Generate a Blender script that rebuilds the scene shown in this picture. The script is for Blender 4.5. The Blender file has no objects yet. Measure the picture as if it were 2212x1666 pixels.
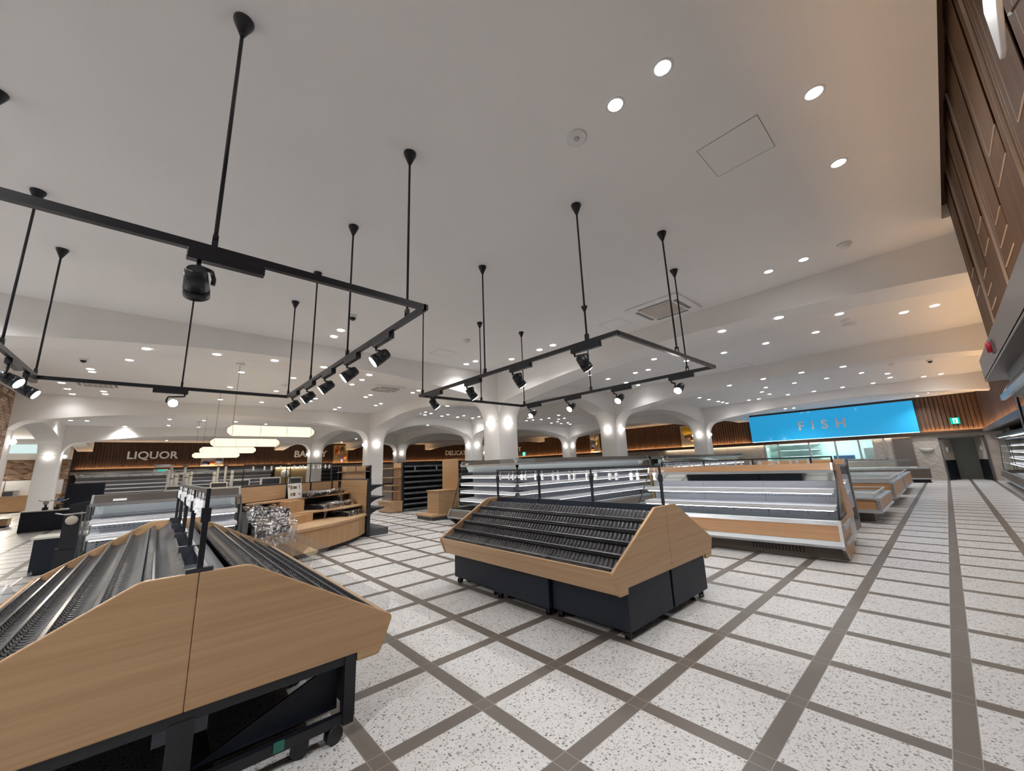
import bpy, math, random
from mathutils import Vector, Matrix, Euler
random.seed(7)
R = math.radians
SC = bpy.context.scene
COL = SC.collection
# ------------------------------------------------------------------ camera
cd = bpy.data.cameras.new('camera'); cam = bpy.data.objects.new('camera', cd); COL.objects.link(cam)
cd.sensor_width = 36.0; cd.sensor_fit = 'HORIZONTAL'; cd.lens = 13.5203
cd.clip_start = 0.05; cd.clip_end = 200
rgt = Vector((0.66628473, 0.74467982, -0.03894373)); upv = Vector((0.17743218, -0.10759562, 0.97823362)); fwd = Vector((-0.72428066, 0.65869199, 0.20381948))
m = Matrix((rgt, upv, -fwd)).transposed().to_4x4(); m.translation = Vector((1.60464, -1.73429, 1.51288)); cam.matrix_world = m
SC.camera = cam
# ------------------------------------------------------------------ world, exposure
w = bpy.data.worlds.new('world'); SC.world = w; w.use_nodes = True
w.node_tree.nodes['Background'].inputs[0].default_value = (0.75, 0.78, 0.85, 1); w.node_tree.nodes['Background'].inputs[1].default_value = 0.02
SC.view_settings.view_transform = 'Standard'; SC.view_settings.look = 'None'; SC.view_settings.gamma = 1.0
SC.view_settings.use_curve_mapping = False
SC.view_settings.exposure = 0.28
SC.cycles.use_denoising = True
SC.cycles.max_bounces = 10; SC.cycles.diffuse_bounces = 5; SC.cycles.glossy_bounces = 4; SC.cycles.transmission_bounces = 6; SC.cycles.transparent_max_bounces = 16
SC.cycles.caustics_reflective = False; SC.cycles.caustics_refractive = False
SC.cycles.sample_clamp_indirect = 4.0
DOWN_W = 60.0; SPOT_W = 45.0          # watts of a ceiling downlight and of a track spot
CASE_E = 9.0                          # emission of the tubes in the refrigerated cases
COVE_E = 60.0                          # emission of the warm strips under the slatted walls
# ------------------------------------------------------------------ materials
def nt(name):
    mt = bpy.data.materials.new(name); mt.use_nodes = True
    return mt, mt.node_tree, mt.node_tree.nodes['Principled BSDF']
def N(t, kind, **kw):
    n = t.nodes.new(kind)
    for k, v in kw.items(): setattr(n, k, v)
    return n
def plain(name, c, rough=0.5, metal=0.0, noise=0.0, scale=8.0, spec=0.5):
    mt, t, b = nt(name)
    b.inputs['Roughness'].default_value = rough; b.inputs['Metallic'].default_value = metal
    b.inputs['Specular IOR Level'].default_value = spec
    if noise:
        tc = N(t, 'ShaderNodeTexCoord'); nz = N(t, 'ShaderNodeTexNoise'); nz.inputs['Scale'].default_value = scale; nz.inputs['Detail'].default_value = 4
        rp = N(t, 'ShaderNodeValToRGB'); lo = [max(0, x*(1-noise)) for x in c]; hi = [min(1, x*(1+noise)) for x in c]
        rp.color_ramp.elements[0].position = .3; rp.color_ramp.elements[1].position = .7
        rp.color_ramp.elements[0].color = (*lo, 1); rp.color_ramp.elements[1].color = (*hi, 1)
        t.links.new(tc.outputs['Object'], nz.inputs['Vector']); t.links.new(nz.outputs['Fac'], rp.inputs['Fac']); t.links.new(rp.outputs['Color'], b.inputs['Base Color'])
    else: b.inputs['Base Color'].default_value = (*c, 1)
    return mt
def wood(name, c1, c2, sc, rough=0.4, spec=.4):
    mt, t, b = nt(name)
    tc = N(t, 'ShaderNodeTexCoord'); mp = N(t, 'ShaderNodeMapping'); mp.inputs['Scale'].default_value = sc
    nz = N(t, 'ShaderNodeTexNoise'); nz.inputs['Scale'].default_value = 1.0; nz.inputs['Detail'].default_value = 7; nz.inputs['Roughness'].default_value = .62; nz.inputs['Distortion'].default_value = .5
    rp = N(t, 'ShaderNodeValToRGB'); rp.color_ramp.elements[0].position = .28; rp.color_ramp.elements[1].position = .72
    rp.color_ramp.elements[0].color = (*c1, 1); rp.color_ramp.elements[1].color = (*c2, 1)
    t.links.new(tc.outputs['Object'], mp.inputs['Vector']); t.links.new(mp.outputs['Vector'], nz.inputs['Vector'])
    t.links.new(nz.outputs['Fac'], rp.inputs['Fac']); t.links.new(rp.outputs['Color'], b.inputs['Base Color'])
    b.inputs['Roughness'].default_value = rough; b.inputs['Specular IOR Level'].default_value = spec
    return mt
def emit(name, c, s):
    mt = bpy.data.materials.new(name); mt.use_nodes = True; t = mt.node_tree; t.nodes.clear()
    e = N(t, 'ShaderNodeEmission'); o = N(t, 'ShaderNodeOutputMaterial'); e.inputs[0].default_value = (*c, 1); e.inputs[1].default_value = s
    t.links.new(e.outputs[0], o.inputs[0]); return mt
def clear(name, tint=(0.94, 0.975, 0.965), refl=0.04, rough=0.02, ior=.45):
    mt = bpy.data.materials.new(name); mt.use_nodes = True; t = mt.node_tree; t.nodes.clear()
    a = N(t, 'ShaderNodeBsdfTransparent'); a.inputs[0].default_value = (*tint, 1)
    g = N(t, 'ShaderNodeBsdfGlossy'); g.inputs['Roughness'].default_value = rough
    f = N(t, 'ShaderNodeLayerWeight'); f.inputs[0].default_value = .5
    pw = N(t, 'ShaderNodeMath', operation='POWER'); pw.inputs[1].default_value = 4.0; t.links.new(f.outputs['Facing'], pw.inputs[0])
    mm = N(t, 'ShaderNodeMath', operation='MULTIPLY_ADD'); mm.inputs[1].default_value = ior; mm.inputs[2].default_value = refl
    mx = N(t, 'ShaderNodeMixShader'); o = N(t, 'ShaderNodeOutputMaterial')
    t.links.new(pw.outputs[0], mm.inputs[0]); t.links.new(mm.outputs[0], mx.inputs[0]); t.links.new(a.outputs[0], mx.inputs[1]); t.links.new(g.outputs[0], mx.inputs[2]); t.links.new(mx.outputs[0], o.inputs[0])
    return mt
def wrap_mat(name):
    mt = bpy.data.materials.new(name); mt.use_nodes = True; t = mt.node_tree; t.nodes.clear(); L = t.links.new
    tc = N(t, 'ShaderNodeTexCoord'); nz = N(t, 'ShaderNodeTexNoise'); nz.inputs['Scale'].default_value = 6; nz.inputs['Detail'].default_value = 5; nz.inputs['Distortion'].default_value = 2.2
    bp = N(t, 'ShaderNodeBump'); bp.inputs['Strength'].default_value = 1.0; bp.inputs['Distance'].default_value = .05
    n2 = N(t, 'ShaderNodeTexNoise'); n2.inputs['Scale'].default_value = 4.5; n2.inputs['Detail'].default_value = 6; n2.inputs['Distortion'].default_value = 3.5; n2.inputs['Roughness'].default_value = .65
    rp = N(t, 'ShaderNodeValToRGB'); el = rp.color_ramp.elements; el[0].position = .50; el[0].color = (.10, .10, .10, 1); el[1].position = .60; el[1].color = (.85, .85, .85, 1)  # streaks of stronger gloss paint crease highlights into the film
    e2 = el.new(.68); e2.color = (.12, .12, .12, 1)
    g = N(t, 'ShaderNodeBsdfGlossy'); g.inputs['Roughness'].default_value = .12
    a = N(t, 'ShaderNodeBsdfTransparent'); a.inputs[0].default_value = (.90, .91, .94, 1)
    mx = N(t, 'ShaderNodeMixShader'); o = N(t, 'ShaderNodeOutputMaterial')
    L(tc.outputs['Object'], nz.inputs['Vector']); L(tc.outputs['Object'], n2.inputs['Vector']); L(n2.outputs['Fac'], rp.inputs['Fac']); L(rp.outputs['Color'], mx.inputs[0])
    L(nz.outputs['Fac'], bp.inputs['Height']); L(bp.outputs['Normal'], g.inputs['Normal']); L(a.outputs[0], mx.inputs[1]); L(g.outputs[0], mx.inputs[2]); L(mx.outputs[0], o.inputs[0])
    return mt
def floor_mat():
    mt, t, b = nt('floor_terrazzo'); L = t.links.new
    tc = N(t, 'ShaderNodeTexCoord'); sp = N(t, 'ShaderNodeSeparateXYZ'); L(tc.outputs['Object'], sp.inputs[0])
    def M(op, a, bb=None):
        n = N(t, 'ShaderNodeMath', operation=op)
        for i, v in enumerate((a, bb)):
            if v is None: continue
            if isinstance(v, (int, float)): n.inputs[i].default_value = v
            else: L(v, n.inputs[i])
        return n.outputs[0]
    ds = []
    for ax in (0, 1):
        q = M('DIVIDE', sp.outputs[ax], .7); q = M('ADD', q, 100.5); q = M('FRACT', q); q = M('SUBTRACT', q, .5); q = M('ABSOLUTE', q); ds.append(M('MULTIPLY', q, .7))
    strip = M('MAXIMUM', M('LESS_THAN', ds[0], .05), M('LESS_THAN', ds[1], .05))
    g = [M('LESS_THAN', M('ABSOLUTE', M('SUBTRACT', d, .05)), .0017) for d in ds]; gr = M('MAXIMUM', g[0], g[1])
    def chips(scale, thr, seed):
        mp = N(t, 'ShaderNodeMapping'); mp.inputs['Location'].default_value = (seed, seed*2, 0); L(tc.outputs['Object'], mp.inputs['Vector'])
        v = N(t, 'ShaderNodeTexVoronoi'); v.inputs['Scale'].default_value = scale; L(mp.outputs['Vector'], v.inputs['Vector'])
        s = N(t, 'ShaderNodeSeparateColor'); L(v.outputs['Color'], s.inputs[0])
        sz = M('MULTIPLY', s.outputs[1], .50)
        return M('MULTIPLY', M('LESS_THAN', s.outputs[0], thr), M('LESS_THAN', v.outputs['Distance'], sz)), s.outputs[2]
    c1, r1 = chips(55, .80, 3.0); c2, r2 = chips(115, .62, 7.0)
    nz = N(t, 'ShaderNodeTexNoise'); nz.inputs['Scale'].default_value = 1.6; nz.inputs['Detail'].default_value = 5; L(tc.outputs['Object'], nz.inputs['Vector'])
    base = N(t, 'ShaderNodeValToRGB'); base.color_ramp.elements[0].color = (.60, .59, .58, 1); base.color_ramp.elements[1].color = (.70, .695, .685, 1); L(nz.outputs['Fac'], base.inputs['Fac'])
    ch = N(t, 'ShaderNodeValToRGB'); ch.color_ramp.elements[0].color = (.16, .155, .15, 1); ch.color_ramp.elements[1].color = (.44, .41, .375, 1); L(r1, ch.inputs['Fac'])
    m1 = N(t, 'ShaderNodeMixRGB'); L(c1, m1.inputs[0]); L(base.outputs[0], m1.inputs[1]); L(ch.outputs[0], m1.inputs[2])
    m2 = N(t, 'ShaderNodeMixRGB'); L(c2, m2.inputs[0]); L(m1.outputs[0], m2.inputs[1]); m2.inputs[2].default_value = (.30, .29, .275, 1)
    sc = N(t, 'ShaderNodeValToRGB'); sc.color_ramp.elements[0].color = (.125, .106, .090, 1); sc.color_ramp.elements[1].color = (.175, .150, .128, 1); L(nz.outputs['Fac'], sc.inputs['Fac'])
    m3 = N(t, 'ShaderNodeMixRGB'); L(strip, m3.inputs[0]); L(m2.outputs[0], m3.inputs[1]); L(sc.outputs[0], m3.inputs[2])
    m4 = N(t, 'ShaderNodeMixRGB'); L(gr, m4.inputs[0]); L(m3.outputs[0], m4.inputs[1]); m4.inputs[2].default_value = (.34, .33, .31, 1)
    L(m4.outputs[0], b.inputs['Base Color']); b.inputs['Roughness'].default_value = .38; b.inputs['Specular IOR Level'].default_value = .35
    return mt
def brick_mat(name, axis):
    mt, t, b = nt(name); L = t.links.new
    tc = N(t, 'ShaderNodeTexCoord'); sp = N(t, 'ShaderNodeSeparateXYZ'); cb = N(t, 'ShaderNodeCombineXYZ'); L(tc.outputs['Object'], sp.inputs[0])
    L(sp.outputs[axis], cb.inputs[0]); L(sp.outputs[2], cb.inputs[1])
    br = N(t, 'ShaderNodeTexBrick'); br.inputs['Scale'].default_value = 1; br.inputs['Brick Width'].default_value = .23; br.inputs['Row Height'].default_value = .075; br.inputs['Mortar Size'].default_value = .007
    br.inputs['Color1'].default_value = (.15, .075, .045, 1); br.inputs['Color2'].default_value = (.60, .43, .31, 1); br.inputs['Mortar'].default_value = (.20, .15, .12, 1); br.inputs['Bias'].default_value = -.1
    L(cb.outputs[0], br.inputs['Vector'])
    nz = N(t, 'ShaderNodeTexNoise'); nz.inputs['Scale'].default_value = 5.5; nz.inputs['Detail'].default_value = 3; L(tc.outputs['Object'], nz.inputs['Vector'])
    mx = N(t, 'ShaderNodeMixRGB', blend_type='MULTIPLY'); mx.inputs[0].default_value = .6; L(br.outputs[0], mx.inputs[1]); L(nz.outputs['Color'], mx.inputs[2])
    L(br.outputs[0], b.inputs['Base Color']); b.inputs['Roughness'].default_value = .85
    return mt
def mosaic_mat():
    mt, t, b = nt('pearl_mosaic'); L = t.links.new
    tc = N(t, 'ShaderNodeTexCoord'); v = N(t, 'ShaderNodeTexVoronoi'); v.inputs['Scale'].default_value = 9; L(tc.outputs['Object'], v.inputs['Vector'])
    bp = N(t, 'ShaderNodeBump'); bp.inputs['Strength'].default_value = .6; bp.inputs['Distance'].default_value = .03; L(v.outputs['Distance'], bp.inputs['Height']); L(bp.outputs[0], b.inputs['Normal'])
    b.inputs['Base Color'].default_value = (.42, .38, .34, 1); b.inputs['Roughness'].default_value = .25
    return mt
def dotted(name, c, lz, zs):
    mt, t, b = nt(name); L = t.links.new; b.inputs['Roughness'].default_value = .45
    tc = N(t, 'ShaderNodeTexCoord'); sp = N(t, 'ShaderNodeSeparateXYZ'); L(tc.outputs['Object'], sp.inputs[0]); X, Z = sp.outputs[0], sp.outputs[2]
    def M(op, a, bb=None):
        n = N(t, 'ShaderNodeMath', operation=op)
        for i, v in enumerate((a, bb)):
            if v is None: continue
            if isinstance(v, (int, float)): n.inputs[i].default_value = v
            else: L(v, n.inputs[i])
        return n.outputs[0]
    def band(s, lo, hi): return M('MULTIPLY', M('GREATER_THAN', s, lo), M('LESS_THAN', s, hi))
    fx = M('MULTIPLY', M('FRACT', M('DIVIDE', X, .28)), .28)
    m = M('MULTIPLY', M('MULTIPLY', band(fx, .10, .118), band(Z, lz+.03, lz+.19)), M('LESS_THAN', M('FRACT', M('DIVIDE', Z, .035)), .42))
    for z in zs: m = M('MAXIMUM', m, M('MULTIPLY', band(Z, z-.004, z+.004), band(M('FRACT', M('DIVIDE', X, .05)), .0, .62)))
    m = M('MAXIMUM', m, M('MULTIPLY', band(M('FRACT', M('DIVIDE', X, 1.03)), .0, .004), band(Z, 0, 2)))
    mx = N(t, 'ShaderNodeMixRGB'); L(m, mx.inputs[0]); mx.inputs[1].default_value = (*c, 1); mx.inputs[2].default_value = (.06, .06, .075, 1); L(mx.outputs[0], b.inputs['Base Color'])
    return mt
MAT = dict(
 ceil=plain('ceiling_paint', (.88, .87, .865), .9, noise=.012, scale=1.5), plaster=plain('plaster_paint', (.86, .84, .82), .85, noise=.02, scale=2.0),
 floor=floor_mat(), brick_x=brick_mat('brick_along_x', 0), brick_y=brick_mat('brick_along_y', 1),
 oak=wood('oak_grain_y', (.41, .25, .128), (.53, .345, .195), (3, .5, 26)), oakx=wood('oak_grain_x', (.43, .265, .14), (.55, .365, .21), (.5, 3, 26)), oakz=wood('oak_grain_z', (.40, .235, .115), (.54, .335, .175), (26, 26, .6)),
 cherry=wood('case_wood', (.46, .245, .11), (.60, .345, .175), (.5, 3, 20)),
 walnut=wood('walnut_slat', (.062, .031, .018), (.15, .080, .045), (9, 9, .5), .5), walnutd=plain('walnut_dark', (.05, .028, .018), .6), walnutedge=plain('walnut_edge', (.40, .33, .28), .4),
 panel=wood('walnut_board', (.075, .037, .019), (.125, .064, .031), (2, 14, .6), .6, .10),
 black=plain('black_steel', (.0085, .010, .0145), .38), blackm=plain('black_panel', (.0095, .0140, .0245), .5, noise=.12, scale=2, spec=.35), bracket=plain('black_bracket', (.025, .03, .04), .45),
 mat=plain('ribbed_tray', (.019, .019, .022), .40, noise=.15, scale=30), lip=plain('tray_lip_highlight', (.055, .058, .065), .3), fasc=plain('fascia_brown', (.085, .070, .060), .55, spec=.25), plate=plain('spine_plate', (.10, .11, .13), .45, .4),  # lip colour is lightened to paint a highlight along the tray edges
 white=plain('white_metal', (.78, .79, .82), .4), whitep=plain('white_plastic', (.75, .75, .74), .35), steel=plain('brushed_steel', (.52, .54, .56), .28, .85, noise=.08, scale=3), silver=plain('silver_bumper', (.50, .53, .56), .35, .35),
 chrome=plain('chrome', (.75, .76, .78), .12, 1.0), brown=plain('taupe_panel', (.135, .105, .08), .45), taupe=plain('taupe_fascia', (.145, .122, .11), .4), stone=plain('taupe_stone', (.46, .40, .345), .5, noise=.15, scale=3), kick=plain('dark_kick', (.17, .14, .115), .45),
 grey=plain('grey_panel', (.20, .21, .20), .5), greyd=plain('charcoal', (.075, .078, .082), .5), mirror=plain('case_mirror', (.75, .80, .79), .05, 1.0), inner=plain('case_liner', (.42, .43, .47), .45), slot=plain('slot_dark', (.03, .03, .04), .6),
 glass=clear('clear_glass'), acryl=clear('clear_acrylic', (.96, .965, .97), .025, .03, .30), wrap=wrap_mat('crumpled_film'), clipm=plain('clip_plastic', (.9, .92, .95), .15),
 light=emit('downlight_lens', (1, .97, .95), 26.0), spot=emit('spot_lens', (1, .98, .96), 60.0), globe=emit('globe_glass', (1, .95, .88), 11.0), tubem=emit('case_tube_mid', (.93, .96, 1), 3.2), tubed=emit('case_tube_soft', (.93, .96, 1), 3.5), tube=emit('case_tube', (.93, .96, 1), CASE_E), cove=emit('warm_strip', (1, .60, .28), COVE_E), cool=emit('cool_strip', (1, .86, .66), 22.0),
 lantern=emit('paper_shade', (1, .80, .54), 1.3), blue=None, letter=plain('letter_face', (.93, .92, .90), .6), rib=plain('lantern_rib', (.45, .33, .2), .6),
 green=emit('exit_green', (0, .50, .36), 1.1), exitw=emit('exit_white', (.75, 1, .93), 1.0), bluelit=emit('blue_strip', (.35, .8, 1), 3.0), red=plain('alarm_red', (.45, .01, .03), .4), deep=plain('blue_bin', (.02, .16, .45), .5),
 cream=plain('cream_counter', (.62, .60, .55), .5), teal=plain('kitchen_wall', (.50, .62, .60), .6), tealglow=emit('kitchen_glow', (.60, .82, .76), .55), trim=plain('hatch_line', (.10, .10, .10), .7), goldp=plain('gold_panel', (.30, .22, .10), .45),
 stand=plain('stand_metal', (.55, .56, .58), .3, .6), monitor=plain('monitor_white', (.72, .73, .72), .4), screen=plain('screen_dark', (.07, .075, .085), .2), bluegrey=plain('shelf_wrap', (.16, .17, .19), .25, .3, noise=.5, scale=22),
)
def blue_glass():
    mt, t, b = nt('blue_glass'); b.inputs['Base Color'].default_value = (.025, .33, .60, 1); b.inputs['Roughness'].default_value = .08
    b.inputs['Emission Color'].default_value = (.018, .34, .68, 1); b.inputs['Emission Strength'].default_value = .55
    return mt
MAT['blue'] = blue_glass()
# ------------------------------------------------------------------ mesh helpers
class MB:
    def __init__(s): s.v = []; s.f = []; s.sm = []; s.mi = []; s.cur = 0
    def face(s, idx, sm=False): s.f.append(idx); s.sm.append(sm); s.mi.append(s.cur)
    def quad(s, pts, sm=False):
        b = len(s.v); s.v += [tuple(p) for p in pts]; s.face(list(range(b, b+len(pts))), sm); return s
    def box(s, x0, x1, y0, y1, z0, z1):
        b = len(s.v); s.v += [(x, y, z) for z in (z0, z1) for y in (y0, y1) for x in (x0, x1)]
        for f in ((0, 2, 3, 1), (4, 5, 7, 6), (0, 1, 5, 4), (2, 6, 7, 3), (0, 4, 6, 2), (1, 3, 7, 5)): s.face([b+i for i in f])
        return s
    def prism(s, prof, a0, a1, axis='x', sm=False):
        # prof: 2D points; axis x: (y,z); axis y: (x,z); axis z: (x,y)
        b = len(s.v); n = len(prof)
        for a in (a0, a1):
            for p, q in prof: s.v.append((a, p, q) if axis == 'x' else (p, a, q) if axis == 'y' else (p, q, a))
        for i in range(n): s.face([b+i, b+(i+1) % n, b+n+(i+1) % n, b+n+i], sm)
        s.face([b+i for i in range(n)][::-1]); s.face([b+n+i for i in range(n)])
        return s
    def sheet(s, prof, a0, a1, axis='x', th=.004, sm=False):
        # open profile thickened downward along its 2D normal
        n = len(prof); off = []
        for i in range(n):
            p0 = prof[max(0, i-1)]; p1 = prof[min(n-1, i+1)]; dx = p1[0]-p0[0]; dy = p1[1]-p0[1]; l = math.hypot(dx, dy) or 1
            off.append((prof[i][0]+dy/l*th, prof[i][1]-dx/l*th))
        return s.prism(list(prof)+off[::-1], a0, a1, axis, sm)
    def cyl(s, p0, p1, r0, r1=None, n=10, cap=True):
        r1 = r0 if r1 is None else r1; p0 = Vector(p0); p1 = Vector(p1); d = (p1-p0).normalized()
        u = d.orthogonal().normalized(); v = d.cross(u); b = len(s.v)
        for p, r in ((p0, r0), (p1, r1)):
            for i in range(n): q = p+(u*math.cos(2*math.pi*i/n)+v*math.sin(2*math.pi*i/n))*r; s.v.append(tuple(q))
        for i in range(n): s.face([b+i, b+(i+1) % n, b+n+(i+1) % n, b+n+i], True)
        if cap: s.face([b+i for i in range(n)][::-1]); s.face([b+n+i for i in range(n)])
        return s
    def tube(s, pts, r, n=8):
        for a, c in zip(pts, pts[1:]): s.cyl(a, c, r, r, n)
        return s
    def lathe(s, prof, c=(0, 0, 0), n=20, axis=2):
        b = len(s.v); k = len(prof)
        for r, h in prof:
            for i in range(n):
                a = 2*math.pi*i/n; p = [r*math.cos(a), r*math.sin(a), h]
                if axis == 0: p = [p[2], p[0], p[1]]
                if axis == 1: p = [p[0], p[2], p[1]]
                s.v.append((c[0]+p[0], c[1]+p[1], c[2]+p[2]))
        for j in range(k-1):
            for i in range(n): s.face([b+j*n+i, b+j*n+(i+1) % n, b+(j+1)*n+(i+1) % n, b+(j+1)*n+i], True)
        s.face([b+i for i in range(n)][::-1], True); s.face([b+(k-1)*n+i for i in range(n)], True)
        return s
    def sphere(s, c, r, n=16, k=10):
        return s.lathe([(max(1e-4, r*math.sin(math.pi*j/k)), -r*math.cos(math.pi*j/k)) for j in range(k+1)], c, n)
    def build(s, name, mat, parent=None, bevel=0, loc=None, rot=None):
        me = bpy.data.meshes.new(name); me.from_pydata(s.v, [], s.f)
        mats = mat if isinstance(mat, (list, tuple)) else [mat]
        for x in mats: me.materials.append(MAT[x] if isinstance(x, str) else x)
        for p, sm, mi in zip(me.polygons, s.sm, s.mi): p.use_smooth = sm; p.material_index = mi
        me.update()
        o = bpy.data.objects.new(name, me); COL.objects.link(o)
        if parent: o.parent = parent
        if loc: o.location = loc
        if rot: o.rotation_euler = rot
        if bevel:
            md = o.modifiers.new('bevel', 'BEVEL'); md.width = bevel; md.segments = 2; md.limit_method = 'ANGLE'; md.angle_limit = R(40)
        return o
def box(*a): return MB().box(*a)
def tag(o, label, cat, group=None, kind=None):
    o['label'] = label; o['category'] = cat
    if group: o['group'] = group
    if kind: o['kind'] = kind
    return o
def thing(name, label, cat, loc=(0, 0, 0), rz=0, group=None):
    o = bpy.data.objects.new(name, None); COL.objects.link(o); o.location = loc; o.rotation_euler = (0, 0, rz); o.empty_display_size = .1
    return tag(o, label, cat, group)
def struct(name, mb, mat, **k):
    o = mb.build(name, mat, **k); o['kind'] = 'structure'; return o
def copy_tree(o, parent=None):
    c = o.copy(); COL.objects.link(c); c.parent = parent
    for ch in list(o.children): copy_tree(ch, c)
    return c
def lamp(name, kind, loc, rot, energy, parent, color=(1, .95, .9), size=R(110), blend=.9, radius=.05):
    l = bpy.data.lights.new(name, kind); l.energy = energy; l.color = color
    if kind == 'SPOT': l.spot_size = size; l.spot_blend = blend; l.shadow_soft_size = radius
    elif kind == 'POINT': l.shadow_soft_size = radius
    elif kind == 'AREA': l.shape = 'RECTANGLE'; l.size = size; l.size_y = radius
    o = bpy.data.objects.new(name, l); COL.objects.link(o); o.parent = parent; o.location = loc; o.rotation_euler = rot
    return o
# ================================================================== SETTING
ZC = 4.08
XL, XR, YF, YB = -35.5, 3.0, -5.0, 26.5
struct('floor', box(-36.2, 4.4, -18.2, 29.5, -.1, 0), 'floor')
c = MB(); c.box(-36.2, 2.03, -18.2, 4.62, ZC, ZC+.2); c.box(-36.2, 4.4, 4.62, 29.5, ZC, ZC+.2)
struct('ceiling', c, 'ceil')
# columns and arched beams
CX = [-6.9, -16.0, -25.1]; CY = [5.48, 11.19, 19.42]; HW = .345
def column(x, y, mat='plaster'): return struct('column', box(x-HW, x+HW, y-HW, y+HW, 0, ZC), mat, bevel=.012)
for x in CX:
    for y in CY: column(x, y)
column(-25.1, -5.44); column(-16.0, -5.35)
def arch_z(d, half):
    if d < .5: return 2.72+.60*math.sqrt(max(0, 1-(1-d/.5)**2))
    return 3.32+.40*(1-((half-d)/(half-.5))**2)
def beam(c, a0, a1, axis, s0=None, s1=None):
    # soffit follows a basket arch between supports s0 and s1 (may lie beyond the drawn length a0..a1)
    s0 = a0 if s0 is None else s0; s1 = a1 if s1 is None else s1; half = (s1-s0)/2
    ts = []
    n = 14
    for i in range(n+1): ts += [s0+.5*(1-math.cos(i/n*math.pi/2)), s1-.5*(1-math.cos(i/n*math.pi/2))]
    k = 26
    for i in range(k+1): ts.append(s0+.5+(s1-s0-1)*i/k)
    ts = sorted({round(q, 4) for q in ts if a0 <= q <= a1} | {a0, a1})
    pr = [(q, arch_z(min(q-s0, s1-q), half)) for q in ts]
    mb = MB(); b = len(mb.v)
    for side in (c-HW, c+HW):
        for q, z in pr: mb.v.append((q, side, z) if axis == 'x' else (side, q, z))
        for q, z in pr: mb.v.append((q, side, ZC+.02) if axis == 'x' else (side, q, ZC+.02))
    n2 = len(pr)
    for side in (c-HW, c+HW):
        for q, z in pr: mb.v.append((q, side, z) if axis == 'x' else (side, q, z))
    for i in range(n2-1):
        mb.face([i, i+1, n2+i+1, n2+i]); mb.face([2*n2+i, 3*n2+i, 3*n2+i+1, 2*n2+i+1])
        mb.face([4*n2+i, 5*n2+i, 5*n2+i+1, 4*n2+i+1], True)
    mb.face([0, n2, 3*n2, 2*n2]); mb.face([n2-1, 3*n2-1, 4*n2-1, 2*n2-1][::-1])
    return struct('arched_beam', mb, 'plaster')
for x in CX:
    ys = [-5.44]+CY
    for a, b in zip(ys, ys[1:]): beam(x, a+HW, b-HW, 'y')
    beam(x, CY[-1]+HW, YB-.2, 'y', s1=CY[-1]+HW+10.5)
for y in CY:
    xs = CX[::-1]
    for a, b in zip(xs, xs[1:]): beam(y, a+HW, b-HW, 'x')
    beam(y, CX[0]+HW, XR-.02, 'x', s1=4.3)
    beam(y, XL, CX[-1]-HW, 'x', s0=XL-2)
beam(-5.44, -25.1+HW, -16-HW, 'x'); beam(-5.44, XL, -25.1-HW, 'x', s0=XL-1.5)
# outer walls
struct('wall_brick', box(-15.655, -10.5, -5.2, -5.0, 0, ZC), 'brick_x')
struct('wall_front', box(-15.8, 3.3, -18.2, -18.0, 0, ZC), 'plaster')
struct('wall_cafe', box(-36.2, -15.655, -12.6, -12.4, 0, ZC), 'plaster')
struct('wall_side', box(-15.855, -15.655, -18.0, -5.69, 0, ZC), 'plaster')
struct('wall_right', box(4.05, 4.25, 4.6, 29.5, 0, ZC), 'taupe')
struct('wall_right', box(3.15, 3.3, -18.0, 4.62, 0, 2.2), 'taupe')
def slats(n0, n1, z0, z1, fixed, axis, sgn, step=.152, wdt=.112, dep=.05, mat='walnut'):
    mb = MB(); k = int((n1-n0)/step)
    for i in range(k):
        a = n0+i*step+.02; d = dep*(1 if i % 3 else .62)
        lo, hi = sorted((fixed, fixed+sgn*d))
        if axis == 'x': mb.box(a, a+wdt, lo, hi, z0, z1)
        else: mb.box(lo, hi, a, a+wdt, z0, z1)
    return mb
# back wall (fish side)
struct('wall_back', box(XL-.2, 4.25, YB, YB+.2, 2.2, ZC), 'walnutd')
struct('trim_1', slats(XL, -6.75, 2.40, ZC, YB, 'x', -1), 'walnut')
struct('trim_2', slats(.95, XR, 2.40, ZC, YB, 'x', -1), 'walnut')
struct('trim_3', box(XL, XR+.02, YB-.16, YB, 2.20, 2.30), 'walnutd')
struct('trim_4', MB().box(XL, XR+.02, YB-.16, YB-.14, 2.30, 2.345).box(-13, .5, YB-.16, YB-.14, 2.15, 2.20), 'walnut')
# left wall (liquor, bakery, delicatessen)
struct('wall_left', box(XL-.2, XL, -5.9, YB, 0, ZC), 'walnutd')
struct('trim_5', slats(-5.8, YB-.1, 2.40, ZC, XL, 'y', 1), wood('walnut_slat_dark', (.036, .020, .014), (.085, .048, .033), (9, 9, .5), .55, .3))
struct('trim_6', box(XL, XL+.16, -5.9, YB-.16, 2.20, 2.30), 'walnutd')
struct('trim_7', box(XL+.14, XL+.16, -5.9, YB-.16, 2.30, 2.345), 'walnut')
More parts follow.
